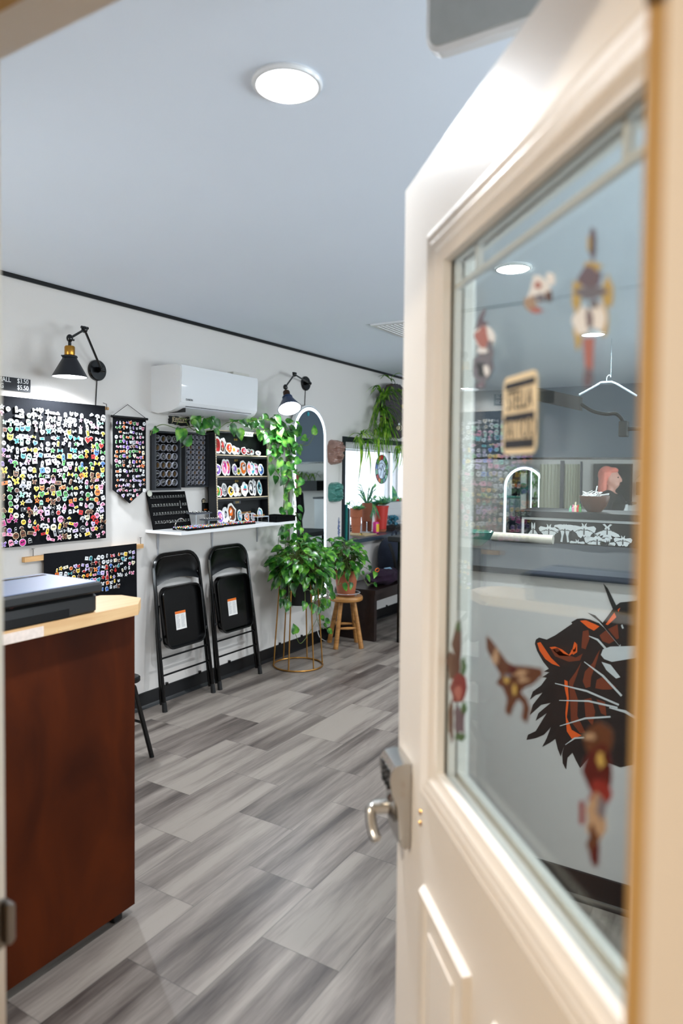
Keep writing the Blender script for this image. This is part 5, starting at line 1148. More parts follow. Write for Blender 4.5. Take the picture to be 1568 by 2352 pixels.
for k in range(14): a = 2*PI*k/14; mb.cyl(gc+Vector((RX*.66*math.cos(a), -.003, RZ_*.66*math.sin(a))), gc+Vector((RX*math.cos(a), -.003, RZ_*math.sin(a))), .0035, seg=6)
for f_ in (.67, 1.0): mb.tube([gc+Vector((RX*f_*math.cos(2*PI*k/32), -.003, RZ_*f_*math.sin(2*PI*k/32))) for k in range(32)], .004, 6, True)
for l in ([(-.5, .3), (-.2, .45), (.3, .35), (.55, .1)], [(-.3, -.5), (-.1, -.1), (.1, .3)], [(.1, .3), (.35, -.1), (.2, -.55)], [(-.55, 0), (-.25, .1), (-.1, -.1)], [(.35, -.1), (.6, -.2)]): mb.tube([gc+Vector((RX*a, -.004, RZ_*b)) for a, b in l], .0028, 5)
mb.cyl(gc+Vector((0, 0, RZ_)), gc+Vector((0, 0, WZ1-.06-gc.z)), .0012, seg=5)
mb.build('leading', M_blackm, t)

# ================================================================ ROCK PLANTER WITH SPIDER PLANTS
g = at(908, 945, 'y', W-.06); k_ = (g-EYE).length/1591
t = thing('rock_planter', 'grey lava rock mounted high on the wall above the window', 'planter', g)
mb = MB()
for (px, py, rx, rz) in ((908, 925, 34, 42), (912, 968, 30, 38)):
    c = at(px, py, 'y', W-.07); mb.ell(c, rx*k_*1.9, .07, rz*k_, 40, 26, lambda d: 1+.10*mn.noise(d*3)+.06*mn.noise(d*9)+.03*mn.noise(d*22))
mb.build('rock', mat('lava_rock', (.28, .26, .27), .95, noise=.5, nscale=40, bump=1, bscale=60), t)
mb = MB().tube(spline([at(905, 905, 'y', W-.12), at(905, 888, 'y', W-.1), at(898, 884, 'y', W-.1), at(888, 886, 'y', W-.1)], 4), .008, 7); mb.tube([at(874, 956, 'y', W-.15), at(886, 959, 'y', W-.16), at(909, 972, 'y', W-.16)], .008, 7); mb.build('twigs', M_stemb, t)
c = at(925, 934, 'y', W-.15); MB().lathe([(.0001, 0), (.024, 0), (.024, .008), (.0001, .008)], c, 18, (-.3, -1, 0)).build('wood_slice', mat('pale_wood', (.8, .7, .5), .7), t)
bc = at(916, 983, 'y', W-.19); t = thing('bee_ornament', 'black and yellow striped bee ornament hanging by the lava rock', 'ornament', bc)
mb = MB()
for k in range(5): mb.cur = k % 2; mb.lathe([(.0001, 0), (.026*math.sin((k+1)/6*PI)+.004, 0), (.026*math.sin((k+1.5)/6*PI)+.004, .013), (.0001, .013)], bc+Vector((-.03+.013*k, 0, 0)), 18, (1, 0, 0))
mb.build('body', [pal('cream'), M_black], t); MB().ell(bc+Vector((0, 0, .034)), .016, .008, .018).build('wings', M_white, t)
t = thing('spider_plant', 'spider plant with arching leaves and hanging offshoots over the window', 'hanging plant', at(882, 945, 'y', W-.12))
mb, st = MB(), MB(); q = random.Random(21)
def tuft(px, py, n, L, dn, y=W-.12, spread=1, lo=-1, w=.011):
    p = at(px, py, 'y', y)
    for k in range(n):
        a = q.uniform(0, 2*PI); d = Vector((math.cos(a)*spread, min(.15, math.sin(a)*.8), 0)); blade(mb, arc(p, d, L*q.uniform(.6, 1.1), q.uniform(.02, .12)*L*4*dn[0], L*q.uniform(*dn[1:])), w*q.uniform(.6, 1.1))
tuft(880, 918, 44, .30, (1.2, .3, .9)); tuft(876, 940, 30, .28, (.6, .6, 1.2)); tuft(882, 962, 40, .22, (.1, .9, 1.9), spread=.8); tuft(915, 903, 12, .2, (1, .3, .8)); tuft(895, 870, 6, .22, (.8, .1, .4))
tuft(868, 992, 20, .26, (.6, .2, .8)); tuft(830, 1000, 16, .26, (.8, .2, .5))
for (px, py, px2) in ((826, 1005, 828), (846, 1010, 846), (868, 1008, 868), (920, 1022, 922), (912, 1025, 912)):
    st.tube(spline([at(882, 965, 'y', W-.15), at((882+px)/2, py-28, 'y', W-.2), at(px, py, 'y', W-.2)], 5), .0022, 5)
    tuft(px, py, 9, .15, (.5, .6, 2.0), W-.2, .8, w=.008)
for (px, py, ex, ey) in ((828, 1012, 820, 1118), (830, 1012, 826, 1080), (842, 1012, 850, 1100), (845, 1012, 838, 1070), (918, 1030, 900, 1090), (922, 1030, 912, 1085), (925, 1030, 920, 1080), (915, 1025, 902, 1065), (860, 1005, 860, 1040), (862, 965, 870, 1040), (885, 1060, 880, 1088)):
    blade(mb, [at(px+(ex-px)*u+4*math.sin(u*PI), py+(ey-py)*u, 'y', W-.21-.03*math.sin(u*PI)) for u in [k/6 for k in range(7)]], .013, (0, 1, .2))
mb.build('foliage', M_spider, t, 80); st.build('runners', M_stem, t)

# ================================================================ BENCH, BAG AND BLACK TABLE
t = thing('bench', 'dark espresso wooden bench below the window', 'bench', (6.1, 3.08, 0))
MB().box(5.33, 6.95, 2.875, 3.27, .415, .455).build('seat', M_espresso, t)
for x in (5.335, 6.9): MB().box(x, x+.045, 2.885, 3.26, 0.001, .414).build('end_panel', M_espresso, t)
MB().box(5.38, 6.9, 2.90, 2.925, .35, .413).build('apron', M_espresso, t)
bb = at(905, 1335, 'z', .456); bx_ = 5.95; t = thing('backpack', 'navy blue backpack propped on the bench under the window', 'backpack', (bx_+.2, 3.12, .456))
nv = mat('navy_canvas', (.10, .13, .2), .85, noise=.2, bump=.2)
MB().ell((bx_+.22, 3.12, .456+.2), .2, .13, .2, 24, 16, lambda d: 1/max(abs(d.x)**3+abs(d.y)**3+abs(d.z)**3, .2)**(1/3)*.97).build('body', nv, t)
MB().ell((bx_+.2, 2.99, .456+.12), .14, .05, .11, 20, 12, lambda d: 1/max(abs(d.x)**3+abs(d.y)**3+abs(d.z)**3, .2)**(1/3)*.97).build('front_pocket', nv, t)
MB().tube(spline([(bx_+.0, 3.06, .8), (bx_-.03, 3.0, .7), (bx_-.0, 2.99, .56)], 4), .016, 8).build('strap', M_blackm, t)
MB().tube(spline([(bx_+.16, 3.12, .85), (bx_+.18, 3.11, .9), (bx_+.24, 3.11, .9), (bx_+.26, 3.12, .85)], 4), .01, 8).build('handle', nv, t)
mb = MB().ell((5.73, 3.0, .52), .27, .12, .07, 40, 20, lambda d: 1+.22*mn.noise(d*2.5+Vector((3, 1, 0)))+.1*mn.noise(d*6)); 
for v in mb.v: v.z = max(v.z, .4565)
solo(mb, 'scarf', mat('purple_cloth', (.16, .06, .16), .9, noise=.8, nscale=14), 'crumpled dark purple cloth lying on the bench beside the backpack', 'cloth')
g = at(866, 1311, 'y', 2.93); mb = MB().tube([g+Vector((.035*math.cos(a), -.0, .016*math.sin(a)+.006)) for a in [2*PI*k/16 for k in range(16)]], .005, 7, True)
solo(mb, 'carabiner', pal('orange'), 'orange loop clip on the purple cloth', 'clip')
g = at(897, 1313, 'y', 2.95); solo(MB().obox(g, Vector((.045, -.01, 0)), Vector((.01, .045, .03)), Vector((0, .002, -.004))), 'card_case', mat('pale_blue_card', (.6, .75, .85), .3), 'pale blue card case on the purple cloth', 'card case')
t = thing('side_table', 'black table with a thin post beside the window sill', 'table', (5.66, 2.6, 0))
MB().rbox(5.42, 5.9, 2.4, 2.815, .885, .93, .02).build('tabletop', M_blackm, t)
for x, y in ((5.45, 2.69), (5.86, 2.69), (5.45, 2.44), (5.86, 2.44)): MB().box(x-.02, x+.02, y-.02, y+.02, 0, .884).build('leg', M_black, t)

# ================================================================ RECEPTION COUNTER SEEN THROUGH THE GLASS
HX = 2.51
t = thing('counter', 'pale grey front counter with a dark top, seen through the door glass', 'counter', (2.95, .3, 0))
MB().box(HX, HX+.06, -1.45, 1.16, .001, 1.14).build('front_wall', mat('counter_grey', (.74, .73, .73), .7, noise=.02), t)
MB().box(HX+.06, 3.46, 1.10, 1.16, .001, 1.14).build('end_wall', MATS['counter_grey'], t)
MB().box(HX-.03, 3.47, -1.45, 1.19, 1.141, 1.163).build('worktop', mat('dark_blue_grey_top', (.09, .115, .15), .6, spec=.2), t)
mb = MB(); rr_ = [(0, 0), (-.02, 0), (-.018, .01), (-.009, .02), (-.007, .1), (0, .102)]
mb.loft([[Vector((HX+a, y, z+.0005)) for a, z in rr_] for y in (-1.45, 1.16)]); mb.build('skirting', M_base, t)
# raised bar behind
TX = 3.5
t = thing('display_bar', 'taller dark bar panel printed with white moths behind the counter', 'bar', (3.6, .3, 0))
yl = at(1190, 1172, 'x', TX).y; zt_ = at(1300, 1176, 'x', TX).z
MB().box(TX, TX+.05, -1.45, yl-.01, .001, zt_-.03).build('panel', mat('blue_black_panel', (.03, .04, .055), .6, spec=.2), t)
MB().box(TX-.03, TX+.33, -1.45, yl+.01, zt_-.03, zt_).build('bar_top', M_blkpaint, t)
MB().box(TX+.28, TX+.33, -1.45, yl-.01, .001, zt_-.031).build('rear_panel', M_blkpaint, t)
fa = at(1198, 1187, 'x', TX-.003); fz = at(1198, 1199, 'x', TX-.003)
mb = MB().box(TX-.003, TX, -1.4, fa.y, fa.z-.012, fa.z).box(TX-.003, TX, fa.y-.012, fa.y, 1.165, fa.z-.012); mb.build('painted_line', M_whiteink, t)
mothh = [(0, .3), (.05, .42), (.14, .5), (.1, .34), (.16, .28), (.5, .34), (.62, .22), (.56, .02), (.4, -.08), (.3, -.26), (.16, -.34), (.06, -.2), (0, -.3)]
luna = [(0, .42), (.06, .5), (.1, .44), (.3, .46), (.62, .4), (.66, .28), (.4, .12), (.25, .0), (.2, -.25), (.26, -.6), (.14, -.62), (.1, -.25), (.04, -.05), (0, -.15)]
fly = [(0, .3), (.14, .46), (.26, .42), (.1, .28), (.16, .12), (.6, -.1), (.7, -.24), (.4, -.26), (.2, -.18), (.28, -.38), (.14, -.4), (.05, -.28), (0, -.34)]
tent = [(0, .2), (.04, .46), (.1, .56), (.12, .3), (.1, .1), (.32, -.2), (.42, -.42), (0, -.42)]
mb = MB(); det = MB()
for px, py, w2, out in ((1224, 1220, 36, tent), (1260, 1222, 36, mothh), (1297, 1222, 36, luna), (1341, 1222, 40, mothh), (1394, 1222, 38, fly), (1371, 1248, 44, mothh), (1395, 1254, 26, mothh), (1325, 1252, 26, mothh), (1430, 1246, 30, mothh)):
    c = at(px, py, 'x', TX-.003); s_ = w2*(c-EYE).length/1591
    pts = [(a, b) for a, b in out]+[(-a, b) for a, b in out[::-1][1:-1]]
    if c.z-.6*s_ < 1.166: pts = [(a, max(b, (1.166-c.z)/s_)) for a, b in pts]
    mb.poly([c+Vector((0, -a*s_, b*s_)) for a, b in pts], (-1, 0, 0), .001)
    for sg_ in (-1, 1):
        for f_ in (.3, .5): det.tube([c+Vector((-.0012, -sg_*a*s_, b*s_)) for a, b in ((.05, .1), (f_*.6, .2-.2*f_), (f_, .12-.3*f_))], .0015, 4)
    det.tube([c+Vector((-.0012, 0, .2*s_)), c+Vector((-.0012, 0, -.15*s_))], .003, 5)
for v in det.v: v.z = max(v.z, 1.166)
mp_ = mb.build('moth_prints', M_whiteink, t); det.build('wing_veins', M_ink, t)
# things standing on them
bw = at(1364, 1178, 'x', TX+.1); kk = (bw-EYE).length/1591
t = thing('wooden_bowl', 'brown wooden bowl of white sticks on the dark bar', 'bowl', (bw.x, bw.y, zt_))
rb = 31*kk
MB().lathe([(.0001, .001), (rb*.45, .001), (rb*.8, .03), (rb*.98, .065), (rb, .08), (rb*.95, .08), (rb*.9, .06), (rb*.4, .012), (.0001, .01)], (bw.x, bw.y, zt_), 32).build('bowl', mat('bowl_wood', (.36, .21, .13), .4, noise=.2), t)
mb = MB(); q = random.Random(5)
for k in range(22): a = q.uniform(0, 6.28); p = Vector((bw.x+q.uniform(-.5, .5)*rb, bw.y+q.uniform(-.5, .5)*rb, zt_+.075+q.uniform(0, .01))); mb.cyl(p-Vector((math.cos(a)*.03, math.sin(a)*.03, .003)), p+Vector((math.cos(a)*.03, math.sin(a)*.03, q.uniform(.0, .025))), .0025, seg=6)
mb.cyl((bw.x, bw.y+.0, zt_+.07), (bw.x-.0, bw.y-.012, zt_+.13), .003, seg=6)
solo(mb, 'paper_sticks', M_whitem, 'white sticks piled in the wooden bowl', 'sticks', kind='stuff')
for k, (px, h, c) in enumerate(((1310, .03, 'mint'), (1316, .035, 'pink'), (1321, .05, 'cream'), (1327, .035, 'red'), (1331, .04, 'green'))):
    p = at(px, 1178, 'x', TX+.04); solo(MB().lathe([(.0001, .0005), (.008, .0005), (.008, h*.6), (.004, h*.65), (.004, h), (.0001, h)], (p.x, p.y, zt_), 14), 'small_bottle', pal(c), 'tiny %s bottle in the row left of the wooden bowl' % c, 'bottle', 'tiny bottles on the dark bar')
gb = at(1092, 1240, 'z', 1.164); gb = Vector((3.15, gb.y*3.15/gb.x, 1.164)); kk = (gb-EYE).length/1591; rg_ = 40*kk
t = thing('ceramic_dish', 'teal glazed shallow dish on the counter near the door edge', 'dish', gb)
MB().lathe([(.0001, 0), (rg_*.4, 0), (rg_*.8, .03), (rg_, .066), (rg_*.96, .068), (rg_*.76, .038), (rg_*.35, .01), (.0001, .01)], gb, 36).build('dish', mat('teal_glaze', (.30, .50, .45), .15, noise=.2, coat=.5), t)
mb = MB(); q = random.Random(15)
for k in range(30): a = q.uniform(0, 6.28); rr = q.uniform(0, .75)*rg_; mb.ell((gb.x+rr*math.cos(a), gb.y+rr*math.sin(a), gb.z+.045), .012, .012, .009, 7, 5)
solo(mb, 'glass_pebbles', mat('pebble_glass', (.55, .62, .55), .1, noise=.5, nscale=40), 'glass pebbles lying in the teal dish', 'pebbles', kind='stuff')
ra = at(1130, 1238, 'x', 3.40); rb_ = at(1270, 1243, 'x', 3.40)
t = thing('paper_roll', 'long cream paper roll lying along the counter top', 'paper roll', (3.40, (ra.y+rb_.y)/2, 1.164))
MB().cyl((3.40, ra.y, 1.187), (3.40, rb_.y, 1.187), .022, seg=24).build('roll', mat('cream_paper', (.82, .78, .72), .7, noise=.04), t)
# beast mural decal on the counter front
def cp_(x, y): return at(1000+x/3.136, 1300+y/3.136, 'x', HX-.0008)
def dec(mb, pts, lift=0): mb.poly([cp_(x, y)+Vector((-lift, 0, 0)) for x, y in pts], (-1, 0, 0), .0004)
t = thing('beast_decal', 'large black and orange snarling beast decal on the grey counter front', 'decal', cp_(1150, 900))
mb = MB(); dec(mb, [(715, 560), (722, 530), (745, 515), (800, 530), (860, 500), (985, 415), (975, 405), (1020, 380), (1060, 376), (1110, 385), (1165, 408), (1200, 412), (1240, 360), (1290, 290), (1330, 262), (1450, 250), (1560, 500), (1560, 1400), (1330, 1450), (1200, 1400), (1100, 1380), (1040, 1455), (1010, 1400), (985, 1345), (950, 1380), (940, 1465), (915, 1420), (912, 1350), (925, 1300), (900, 1372), (880, 1320), (862, 1245), (820, 1275), (768, 1302), (800, 1240), (830, 1160), (780, 1215), (720, 1240), (655, 1252), (665, 1215), (720, 1190), (800, 1060), (720, 1115), (740, 1060), (830, 985), (760, 1000), (680, 1072), (700, 1000), (770, 912), (720, 930), (680, 962), (700, 905), (760, 860), (800, 805), (770, 800), (820, 765), (780, 760), (815, 740), (775, 690), (730, 610)]); mb.build('dark_silhouette', mat('decal_black', (.07, .05, .055), .55), t)
mb = MB()
for l in ([(732, 555), (755, 548), (790, 600), (830, 660), (897, 725), (840, 705), (790, 670), (750, 610)], [(1040, 395), (1080, 390), (1150, 420), (1180, 435), (1140, 465), (1100, 445)], [(820, 585), (860, 580), (910, 600), (960, 640), (985, 600), (1000, 545), (1015, 560), (1010, 610), (960, 650), (890, 645)], [(928, 820), (950, 830), (960, 960), (945, 1090), (980, 1180), (1050, 1220), (985, 1250), (945, 1190), (935, 1060), (945, 950), (930, 880)], [(1225, 420), (1290, 330), (1330, 300), (1300, 370), (1240, 425)], [(975, 605), (1000, 600), (1020, 560), (1020, 620), (990, 640)]): dec(mb, l, .0005)
mb.build('orange_patches', mat('decal_orange', (.86, .34, .08), .55), t)
mb = MB()
for l in ([(830, 600), (880, 590), (920, 630), (1010, 660), (1060, 630), (1040, 680), (960, 690), (860, 650)], [(960, 830), (1010, 760), (1050, 690), (1020, 780), (990, 860), (1025, 960), (1020, 1080), (1080, 1200), (1040, 1205), (975, 1120), (968, 960)], [(1060, 830), (1075, 760), (1130, 700), (1160, 640), (1185, 600), (1150, 720), (1120, 800), (1115, 870), (1080, 880)], [(1150, 880), (1160, 820), (1200, 800), (1300, 870), (1260, 890), (1200, 890)], [(1180, 500), (1230, 460), (1310, 420), (1320, 520), (1250, 560), (1200, 540)], [(1060, 470), (1100, 460), (1110, 520), (1080, 600), (1050, 590), (1055, 520)], [(1070, 960), (1120, 950), (1150, 1050), (1130, 1150), (1080, 1090)], [(1160, 960), (1220, 980), (1230, 1080), (1190, 1060)]): dec(mb, l, .0005)
mb.build('rust_patches', mat('decal_rust', (.42, .17, .07), .55), t)
mb = MB(); dec(mb, [(1190, 640), (1205, 600), (1260, 580), (1450, 575), (1450, 660), (1270, 690), (1215, 670)], .001); dec(mb, [(1195, 690), (1260, 710), (1330, 800), (1300, 810), (1230, 750)], .001)
for a, b, w_a in (((1330, 575), (1110, 350), 13), ((1340, 935), (1070, 690), 15), ((1320, 1000), (860, 845), 14), ((1310, 1020), (890, 968), 13), ((1260, 1085), (895, 1152), 13), ((1070, 1235), (935, 1287), 12), ((1350, 450), (1225, 160), 12), ((1230, 600), (1105, 505), 15), ((1480, 1120), (1250, 1020), 20)):
    mx_, my_ = (a[0]+b[0])/2, (a[1]+b[1])/2-22; dx, dy = b[0]-a[0], b[1]-a[1]; L_ = math.hypot(dx, dy); nx_, ny_ = -dy/L_*w_a/2, dx/L_*w_a/2
    dec(mb, [(a[0]+nx_, a[1]+ny_), (mx_+nx_, my_+ny_), (b[0]+nx_*.5, b[1]+ny_*.5), (b[0]-nx_*.3, b[1]-ny_*.3), (mx_-nx_, my_-ny_), (a[0]-nx_, a[1]-ny_)], .0012)
mb.build('pale_whiskers', mat('decal_grey', (.72, .73, .74), .55), t)
mb = MB(); dec(mb, [(1330, 560), (1325, 575), (1180, 400), (1095, 335), (1150, 355), (1215, 420)], .0016); dec(mb, [(1345, 420), (1330, 430), (1255, 260), (1208, 125), (1240, 160), (1300, 280)], .0016); mb.build('dark_whiskers', MATS['decal_black'], t)

# ================================================================ FAR END OF THE ROOM
dX = XF-.02
def pl(px, py, x): return at(px, py, 'x', x)
tf = lambda p: Vector((XF-.25+(W-p.y)*-1.0+.235, mcy-(p.x-mc)*1.0, p.z-.5*0+mzoff))
mcy = at(1192, 1150, 'x', 8.0).y; mzoff = at(1192, 1069, 'x', 8.0).z-mzt
led_mirror(lambda p: Vector((XF-.01-(W-p.y), mcy-(p.x-mc), p.z+mzoff)), 'arched light-ringed mirror at the far end, seen through the door glass')
def curtain(px0, px1, label):
    a = pl(px0, 1066, 7.9); b = pl(px1, 1066, 7.9); n = 36
    mb = MB(); ft = []; bk = []
    for i in range(n+1):
        u = i/n; y = a.y+(b.y-a.y)*u; x = 7.9+.018*math.sin(u*PI*2*6); ft.append((x, y)); bk.append((x+.004, y))
    rings = [[Vector((x, y, z)) for x, y in ft+bk[::-1]] for z in (.05, a.z)]
    mb.loft(rings); solo(mb, 'curtain', mat('cream_curtain', (.82, .82, .72), .9, noise=.05), label, 'curtain', 'cream curtains at the far end', (7.9, (a.y+b.y)/2, .05))
curtain(1240, 1289, 'cream curtain left of the dark post at the far end'); curtain(1296, 1334, 'cream curtain right of the dark post at the far end')
for px0, px1, py, lb in ((1287, 1295, 1058, 'thick dark blue post between the two curtains'), (1333, 1337, 1060, 'thin black post right of the curtains')):
    a = pl(px0, py, 7.85); b = pl(px1, py, 7.85); solo(MB().box(7.84, 7.88, b.y, a.y, 0, a.z), 'screen_post', mat('dark_post', (.1, .14, .2), .4), lb, 'post')
a = pl(1362, 1065, 8.2); b = pl(1436, 1152, 8.2)
t = thing('chalkboard', 'black framed chalkboard on the far wall behind the person', 'chalkboard', (8.22, (a.y+b.y)/2, b.z))
MB().box(8.215, 8.249, b.y-.06, a.y, b.z, a.z).build('frame', M_blackm, t); MB().box(8.212, 8.216, b.y-.03, a.y-.03, b.z+.03, a.z-.03).build('slate', mat('slate_green', (.04, .08, .09), .8, noise=.3, nscale=4), t)
text('lettering', 'S', .2, (8.2105, pl(1392, 1100, 8.2).y, pl(1392, 1100, 8.2).z), (0, -1, 0), ZD, mat('chalk_green', (.2, .45, .42), .9), t)
a = pl(1345, 1152, 7.95); b = pl(1436, 1160, 7.95)
t = thing('wall_counter', 'low white cabinet with a dark blue top below the chalkboard', 'cabinet', (8.1, a.y-.4, 0))
MB().box(7.95, 8.24, b.y-.06, a.y, 0.001, b.z).build('body', M_white, t); MB().box(7.93, 8.245, b.y-.07, a.y+.01, b.z+.0005, a.z).build('top', M_dark, t)
# planter on the far wall that the big mirror reflects
t = thing('wall_planter', 'black trough planter with spider plants on the far wall', 'planter', (8.15, .3, 1.27))
MB().box(8.06, 8.245, -.5, 1.16, 1.27, 1.41).build('trough', M_blackm, t)
mb = MB(); q = random.Random(31)
for k in range(70): a = q.uniform(0, 6.28); blade(mb, arc(Vector((8.14, q.uniform(-.45, 1.1), 1.40)), (math.cos(a)*.8-.2, math.sin(a), 0), q.uniform(.12, .3), .16, q.uniform(.0, .2)), .012)
for v in mb.v: v.x = min(v.x, 8.24)
mb.build('foliage', M_spider, t, 80)
# magnifier lamp
LX = 4.5
a = pl(1215, 902, LX); b = pl(1334, 928, LX); c = pl(1431, 962, LX); d = pl(1330, 922, LX)
t = thing('task_lamp', 'long black task lamp head on a curved arm, seen through the door glass', 'task lamp', (LX, c.y, 0))
mb = MB(); e = b-a; hz = Vector((0, 0, .042)); a = a-e*.25; e = b-a; mb.obox((a+b)/2, e/2, Vector((.04, 0, 0)), hz); mb.build('lamp_head', mat('lamp_black', (.09, .08, .08), .4), t)
MB().tube(spline([b+Vector((0, .0, 0)), pl(1360, 944, LX), pl(1390, 951, LX), pl(1415, 951, LX), pl(1430, 968, LX), pl(1431, 985, LX)], 6), .011, 10).build('curved_arm', M_black, t)
g1 = pl(1422, 968, LX); g2 = pl(1442, 1003, LX); MB().rbox(LX-.04, LX+.04, g2.y, g1.y, g2.z, g1.z, .012).build('clamp_box', M_blackm, t)
gp = pl(1510, 985, LX); MB().cyl((LX, (g1.y+g2.y)/2, (g1.z+g2.z)/2), (LX, gp.y, (g1.z+g2.z)/2), .012).build('cross_arm', M_blackm, t); MB().box(LX-.015, LX+.015, gp.y-.015, gp.y+.015, 0, (g1.z+g2.z)/2+.02).build('floor_pole', M_blackm, t)
g = pl(1393, 880, 5.4); mb = MB(); kk = (g-EYE).length/1591
mb.tube([g+Vector((0, -x*kk, z*kk)) for x, z in ((-56, -22), (-18, -2), (-12, 2), (10, 2), (22, -4), (60, -30))], .008, 8); mb.tube(spline([g+Vector((0, 0, 2*kk)), g+Vector((0, 0, 12*kk)), g+Vector((0, -5*kk, 17*kk)), g+Vector((0, -8*kk, 12*kk))], 4), .003, 6); mb.cyl(g+Vector((0, -8*kk, 12*kk)), Vector((g.x, g.y-8*kk, ZC)), .0015, seg=5)
solo(mb, 'clothes_hanger', mat('frosted_plastic', (.55, .6, .64), .4), 'pale frosted coat hanger hung high in the room behind the door glass', 'hanger')
# ================================================================ PERSON AT THE FAR END
hx = 7.25; hp = at(1404, 1101, 'x', hx); py_ = hp.y; hz_ = hp.z
def fused(mb, vox, name, m, parent, sm=6):
    o = mb.build(name, m); o.modifiers.new('r', 'REMESH').mode = 'VOXEL'; o.modifiers['r'].voxel_size = vox; o.modifiers['r'].use_smooth_shade = True
    s = o.modifiers.new('s', 'SMOOTH'); s.iterations = sm; s.factor = .5
    dg = bpy.context.evaluated_depsgraph_get(); me = bpy.data.meshes.new_from_object(o.evaluated_get(dg)); me.name = name
    off = wloc(parent)
    for v in me.vertices: v.co -= off
    me.materials.clear(); me.materials.append(m); o.modifiers.clear(); o.data = me; o.parent = parent; return o
zs = hz_/1.56          # body scaled so that the head sits at its real height
pt = thing('person', 'person with long pink hair and a black jacket standing at the far end', 'person', (hx, py_, 0))
def B(x, y, z): return Vector((hx+x*zs, py_+.01-y*zs, z*zs))     # +y of the body frame = direction faced (towards -y)
S_ = zs
mb = MB()
mb.ell(B(0, .0, 1.575), .072*S_, .09*S_, .105*S_, 24, 18); mb.ell(B(0, .035, 1.51), .052*S_, .055*S_, .06*S_); mb.ell(B(0, .103, 1.55), .013*S_, .022*S_, .022*S_, 10, 8)
mb.tube([B(0, .09, 1.60), B(0, .107, 1.565), B(0, .1, 1.545)], [.007*S_, .011*S_, .009*S_], 8)
for x in (-.024, .024): mb.ell(B(x*.9, .088, 1.505), .02*S_, .01*S_, .007*S_, 10, 6)
for x in (-.073, .073): mb.ell(B(x, -.0, 1.56), .01*S_, .02*S_, .032*S_, 10, 8)
mb.cyl(B(0, -.005, 1.38), B(0, -.0, 1.52), .056*S_, .05*S_, 18)
mb.tube([B(0, 0, .88), B(0, 0, 1.0), B(0, .01, 1.15), B(0, .015, 1.28), B(0, 0, 1.38), B(0, 0, 1.42)], [.15*S_, .14*S_, .125*S_, .14*S_, .10*S_, .055*S_], 20)
for s in (-1, 1):
    mb.tube([B(0, 0, 1.37), B(s*.12, 0, 1.37), B(s*.19, -.01, 1.33), B(s*.23, -.02, 1.1), B(s*.235, .04, .9), B(s*.235, .06, .84)], [.07*S_, .07*S_, .055*S_, .042*S_, .03*S_, .028*S_], 14)
    mb.ell(B(s*.235, .075, .79), .02*S_, .04*S_, .05*S_)
    for k in range(4): mb.tube([B(s*.235, .05+.018*k, .77), B(s*.235, .053+.018*k, .72), B(s*.225, .06+.018*k, .69+.006*abs(k-1.5))], .0085*S_, 7)
    mb.tube([B(s*.23, .045, .81), B(s*.215, .1, .785), B(s*.21, .112, .755)], .0095*S_, 7)
    mb.tube([B(s*.09, 0, .9), B(s*.1, .0, .75), B(s*.1, .01, .48), B(s*.1, -.01, .3), B(s*.1, -.01, .08)], [.095*S_, .085*S_, .055*S_, .052*S_, .036*S_], 16)
    mb.ell(B(s*.1, .05, .04), .042*S_, .12*S_, .04*S_)
fused(mb, .011, 'body', mat('skin', (.85, .62, .55), .55, noise=.05), pt, 3)
mb = MB()
for x in (-.03, .03): mb.ell(B(x, .082, 1.582), .012*S_, .007*S_, .007*S_, 10, 6)
mb.build('eyes', M_ink, pt)
MB().ell(B(0, .092, 1.506), .018*S_, .008*S_, .011*S_, 10, 6).build('lips', mat('lip_dark', (.45, .16, .16), .5), pt)
mb = MB(); mb.ell(B(0, -.042, 1.605), .088*S_, .088*S_, .098*S_, 24, 16); mb.ell(B(0, .02, 1.655), .07*S_, .06*S_, .035*S_, 20, 10)
for k in range(9):
    a = PI*(.06+.88*k/8); d = Vector((math.cos(a), -math.sin(a), 0)); mb.tube(spline([B(d.x*.07, -.03+d.y*.05, 1.64), B(d.x*.09, -.035+d.y*.06, 1.54), B(d.x*.10, -.035+d.y*.06, 1.42), B(d.x*.115, -.03+d.y*.06, 1.35)], 4), [.03*S_]*12+[.012*S_], 8)
fused(mb, .009, 'hair', mat('pink_hair', (.92, .50, .42), .5, noise=.2, nscale=40), pt, 2)
mb = MB(); mb.tube([B(0, 0, .82), B(0, 0, 1.0), B(0, .01, 1.15), B(0, .015, 1.28), B(0, -.01, 1.385)], [.175*S_, .165*S_, .15*S_, .165*S_, .115*S_], 20)
for s in (-1, 1): mb.tube([B(0, 0, 1.35), B(s*.12, 0, 1.37), B(s*.195, -.01, 1.33), B(s*.23, -.02, 1.1), B(s*.235, .045, .87)], [.08*S_, .082*S_, .07*S_, .055*S_, .042*S_], 14)
fused(mb, .013, 'jacket', mat('black_jacket', (.035, .035, .04), .8), pt, 3)
mb = MB(); mb.tube([B(0, .05, .95), B(0, .06, 1.15), B(0, .062, 1.28), B(0, .04, 1.34)], [.13*S_, .115*S_, .122*S_, .06*S_], 16); mb.build('white_top', M_whitem, pt)
mb = MB()
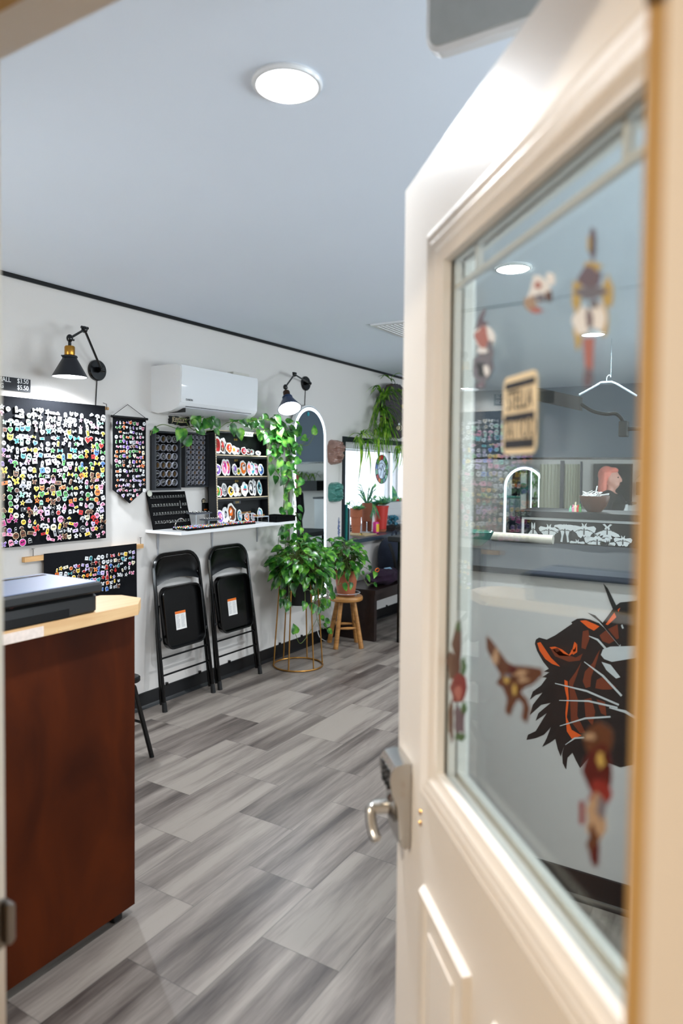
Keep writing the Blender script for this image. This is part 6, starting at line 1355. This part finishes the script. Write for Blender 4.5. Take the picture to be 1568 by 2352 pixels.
for s in (-1, 1): mb.tube([B(s*.04, 0, .95), B(s*.09, 0, .86), B(s*.1, .0, .75), B(s*.1, .01, .48), B(s*.1, -.01, .3), B(s*.1, -.01, .09)], [.14*S_, .11*S_, .095*S_, .068*S_, .062*S_, .055*S_], 16)
fused(mb, .013, 'trousers', mat('dark_trousers', (.06, .06, .08), .8), pt, 3)
for s in (-1, 1):
    m_ = MB().ell(B(s*.1, .05, .045), .052*S_, .135*S_, .045*S_)
    for v in m_.v: v.z = max(v.z, .001)
    m_.build('shoe', M_black, pt)

# ================================================================ LIGHT
w = bpy.data.worlds.new('world'); SC.world = w; w.use_nodes = True; nt = w.node_tree; bg = nt.nodes['Background']
bg.inputs[0].default_value = (.84, .92, 1, 1); bg.inputs[1].default_value = 10.0
for px_, py__, pz_, rt_, sx_, sy_ in ((2.2, YR-.13, 1.55, (PI/2, 0, 0), 1.8, 1.2), (5.3, YR-.13, 1.55, (PI/2, 0, 0), 2.2, 1.2), (6.6, W+.5, 1.32, (-PI/2, 0, 0), 2.3, .95), (.36, 2.785, 1.55, (0, -PI/2, 0), 1.2, .73)):
    l = bpy.data.lights.new('daylight_portal', 'AREA'); l.shape = 'RECTANGLE'; l.size = sx_; l.size_y = sy_; l.cycles.is_portal = True
    o = bpy.data.objects.new('daylight_portal', l); COL.objects.link(o); o.location = (px_, py__, pz_); o.rotation_euler = rt_
def area(name, loc, rot, sx, sy, e, col):
    l = bpy.data.lights.new(name, 'AREA'); l.shape = 'RECTANGLE'; l.size = sx; l.size_y = sy; l.energy = e; l.color = col
    o = bpy.data.objects.new(name, l); COL.objects.link(o); o.location = loc; o.rotation_euler = rot; return o
# hallway ceiling lamp behind the camera (warm)
t = thing('hallway_light', 'warm round ceiling lamp in the entry hallway behind the viewer', 'ceiling light', (-.9, .9, ZC))
MB().lathe([(.0001, 0), (.15, 0), (.15, -.03), (.13, -.05), (.0001, -.055)], (-.9, .9, ZC), 32).build('shade', mat('warm_lit_shade', (1, .86, .62), .5, noise=0, emit=5), t)
l = area('hallway_lamp', (-.9, .9, ZC-.06), (0, 0, 0), .3, .3, 40, (1, .87, .70))
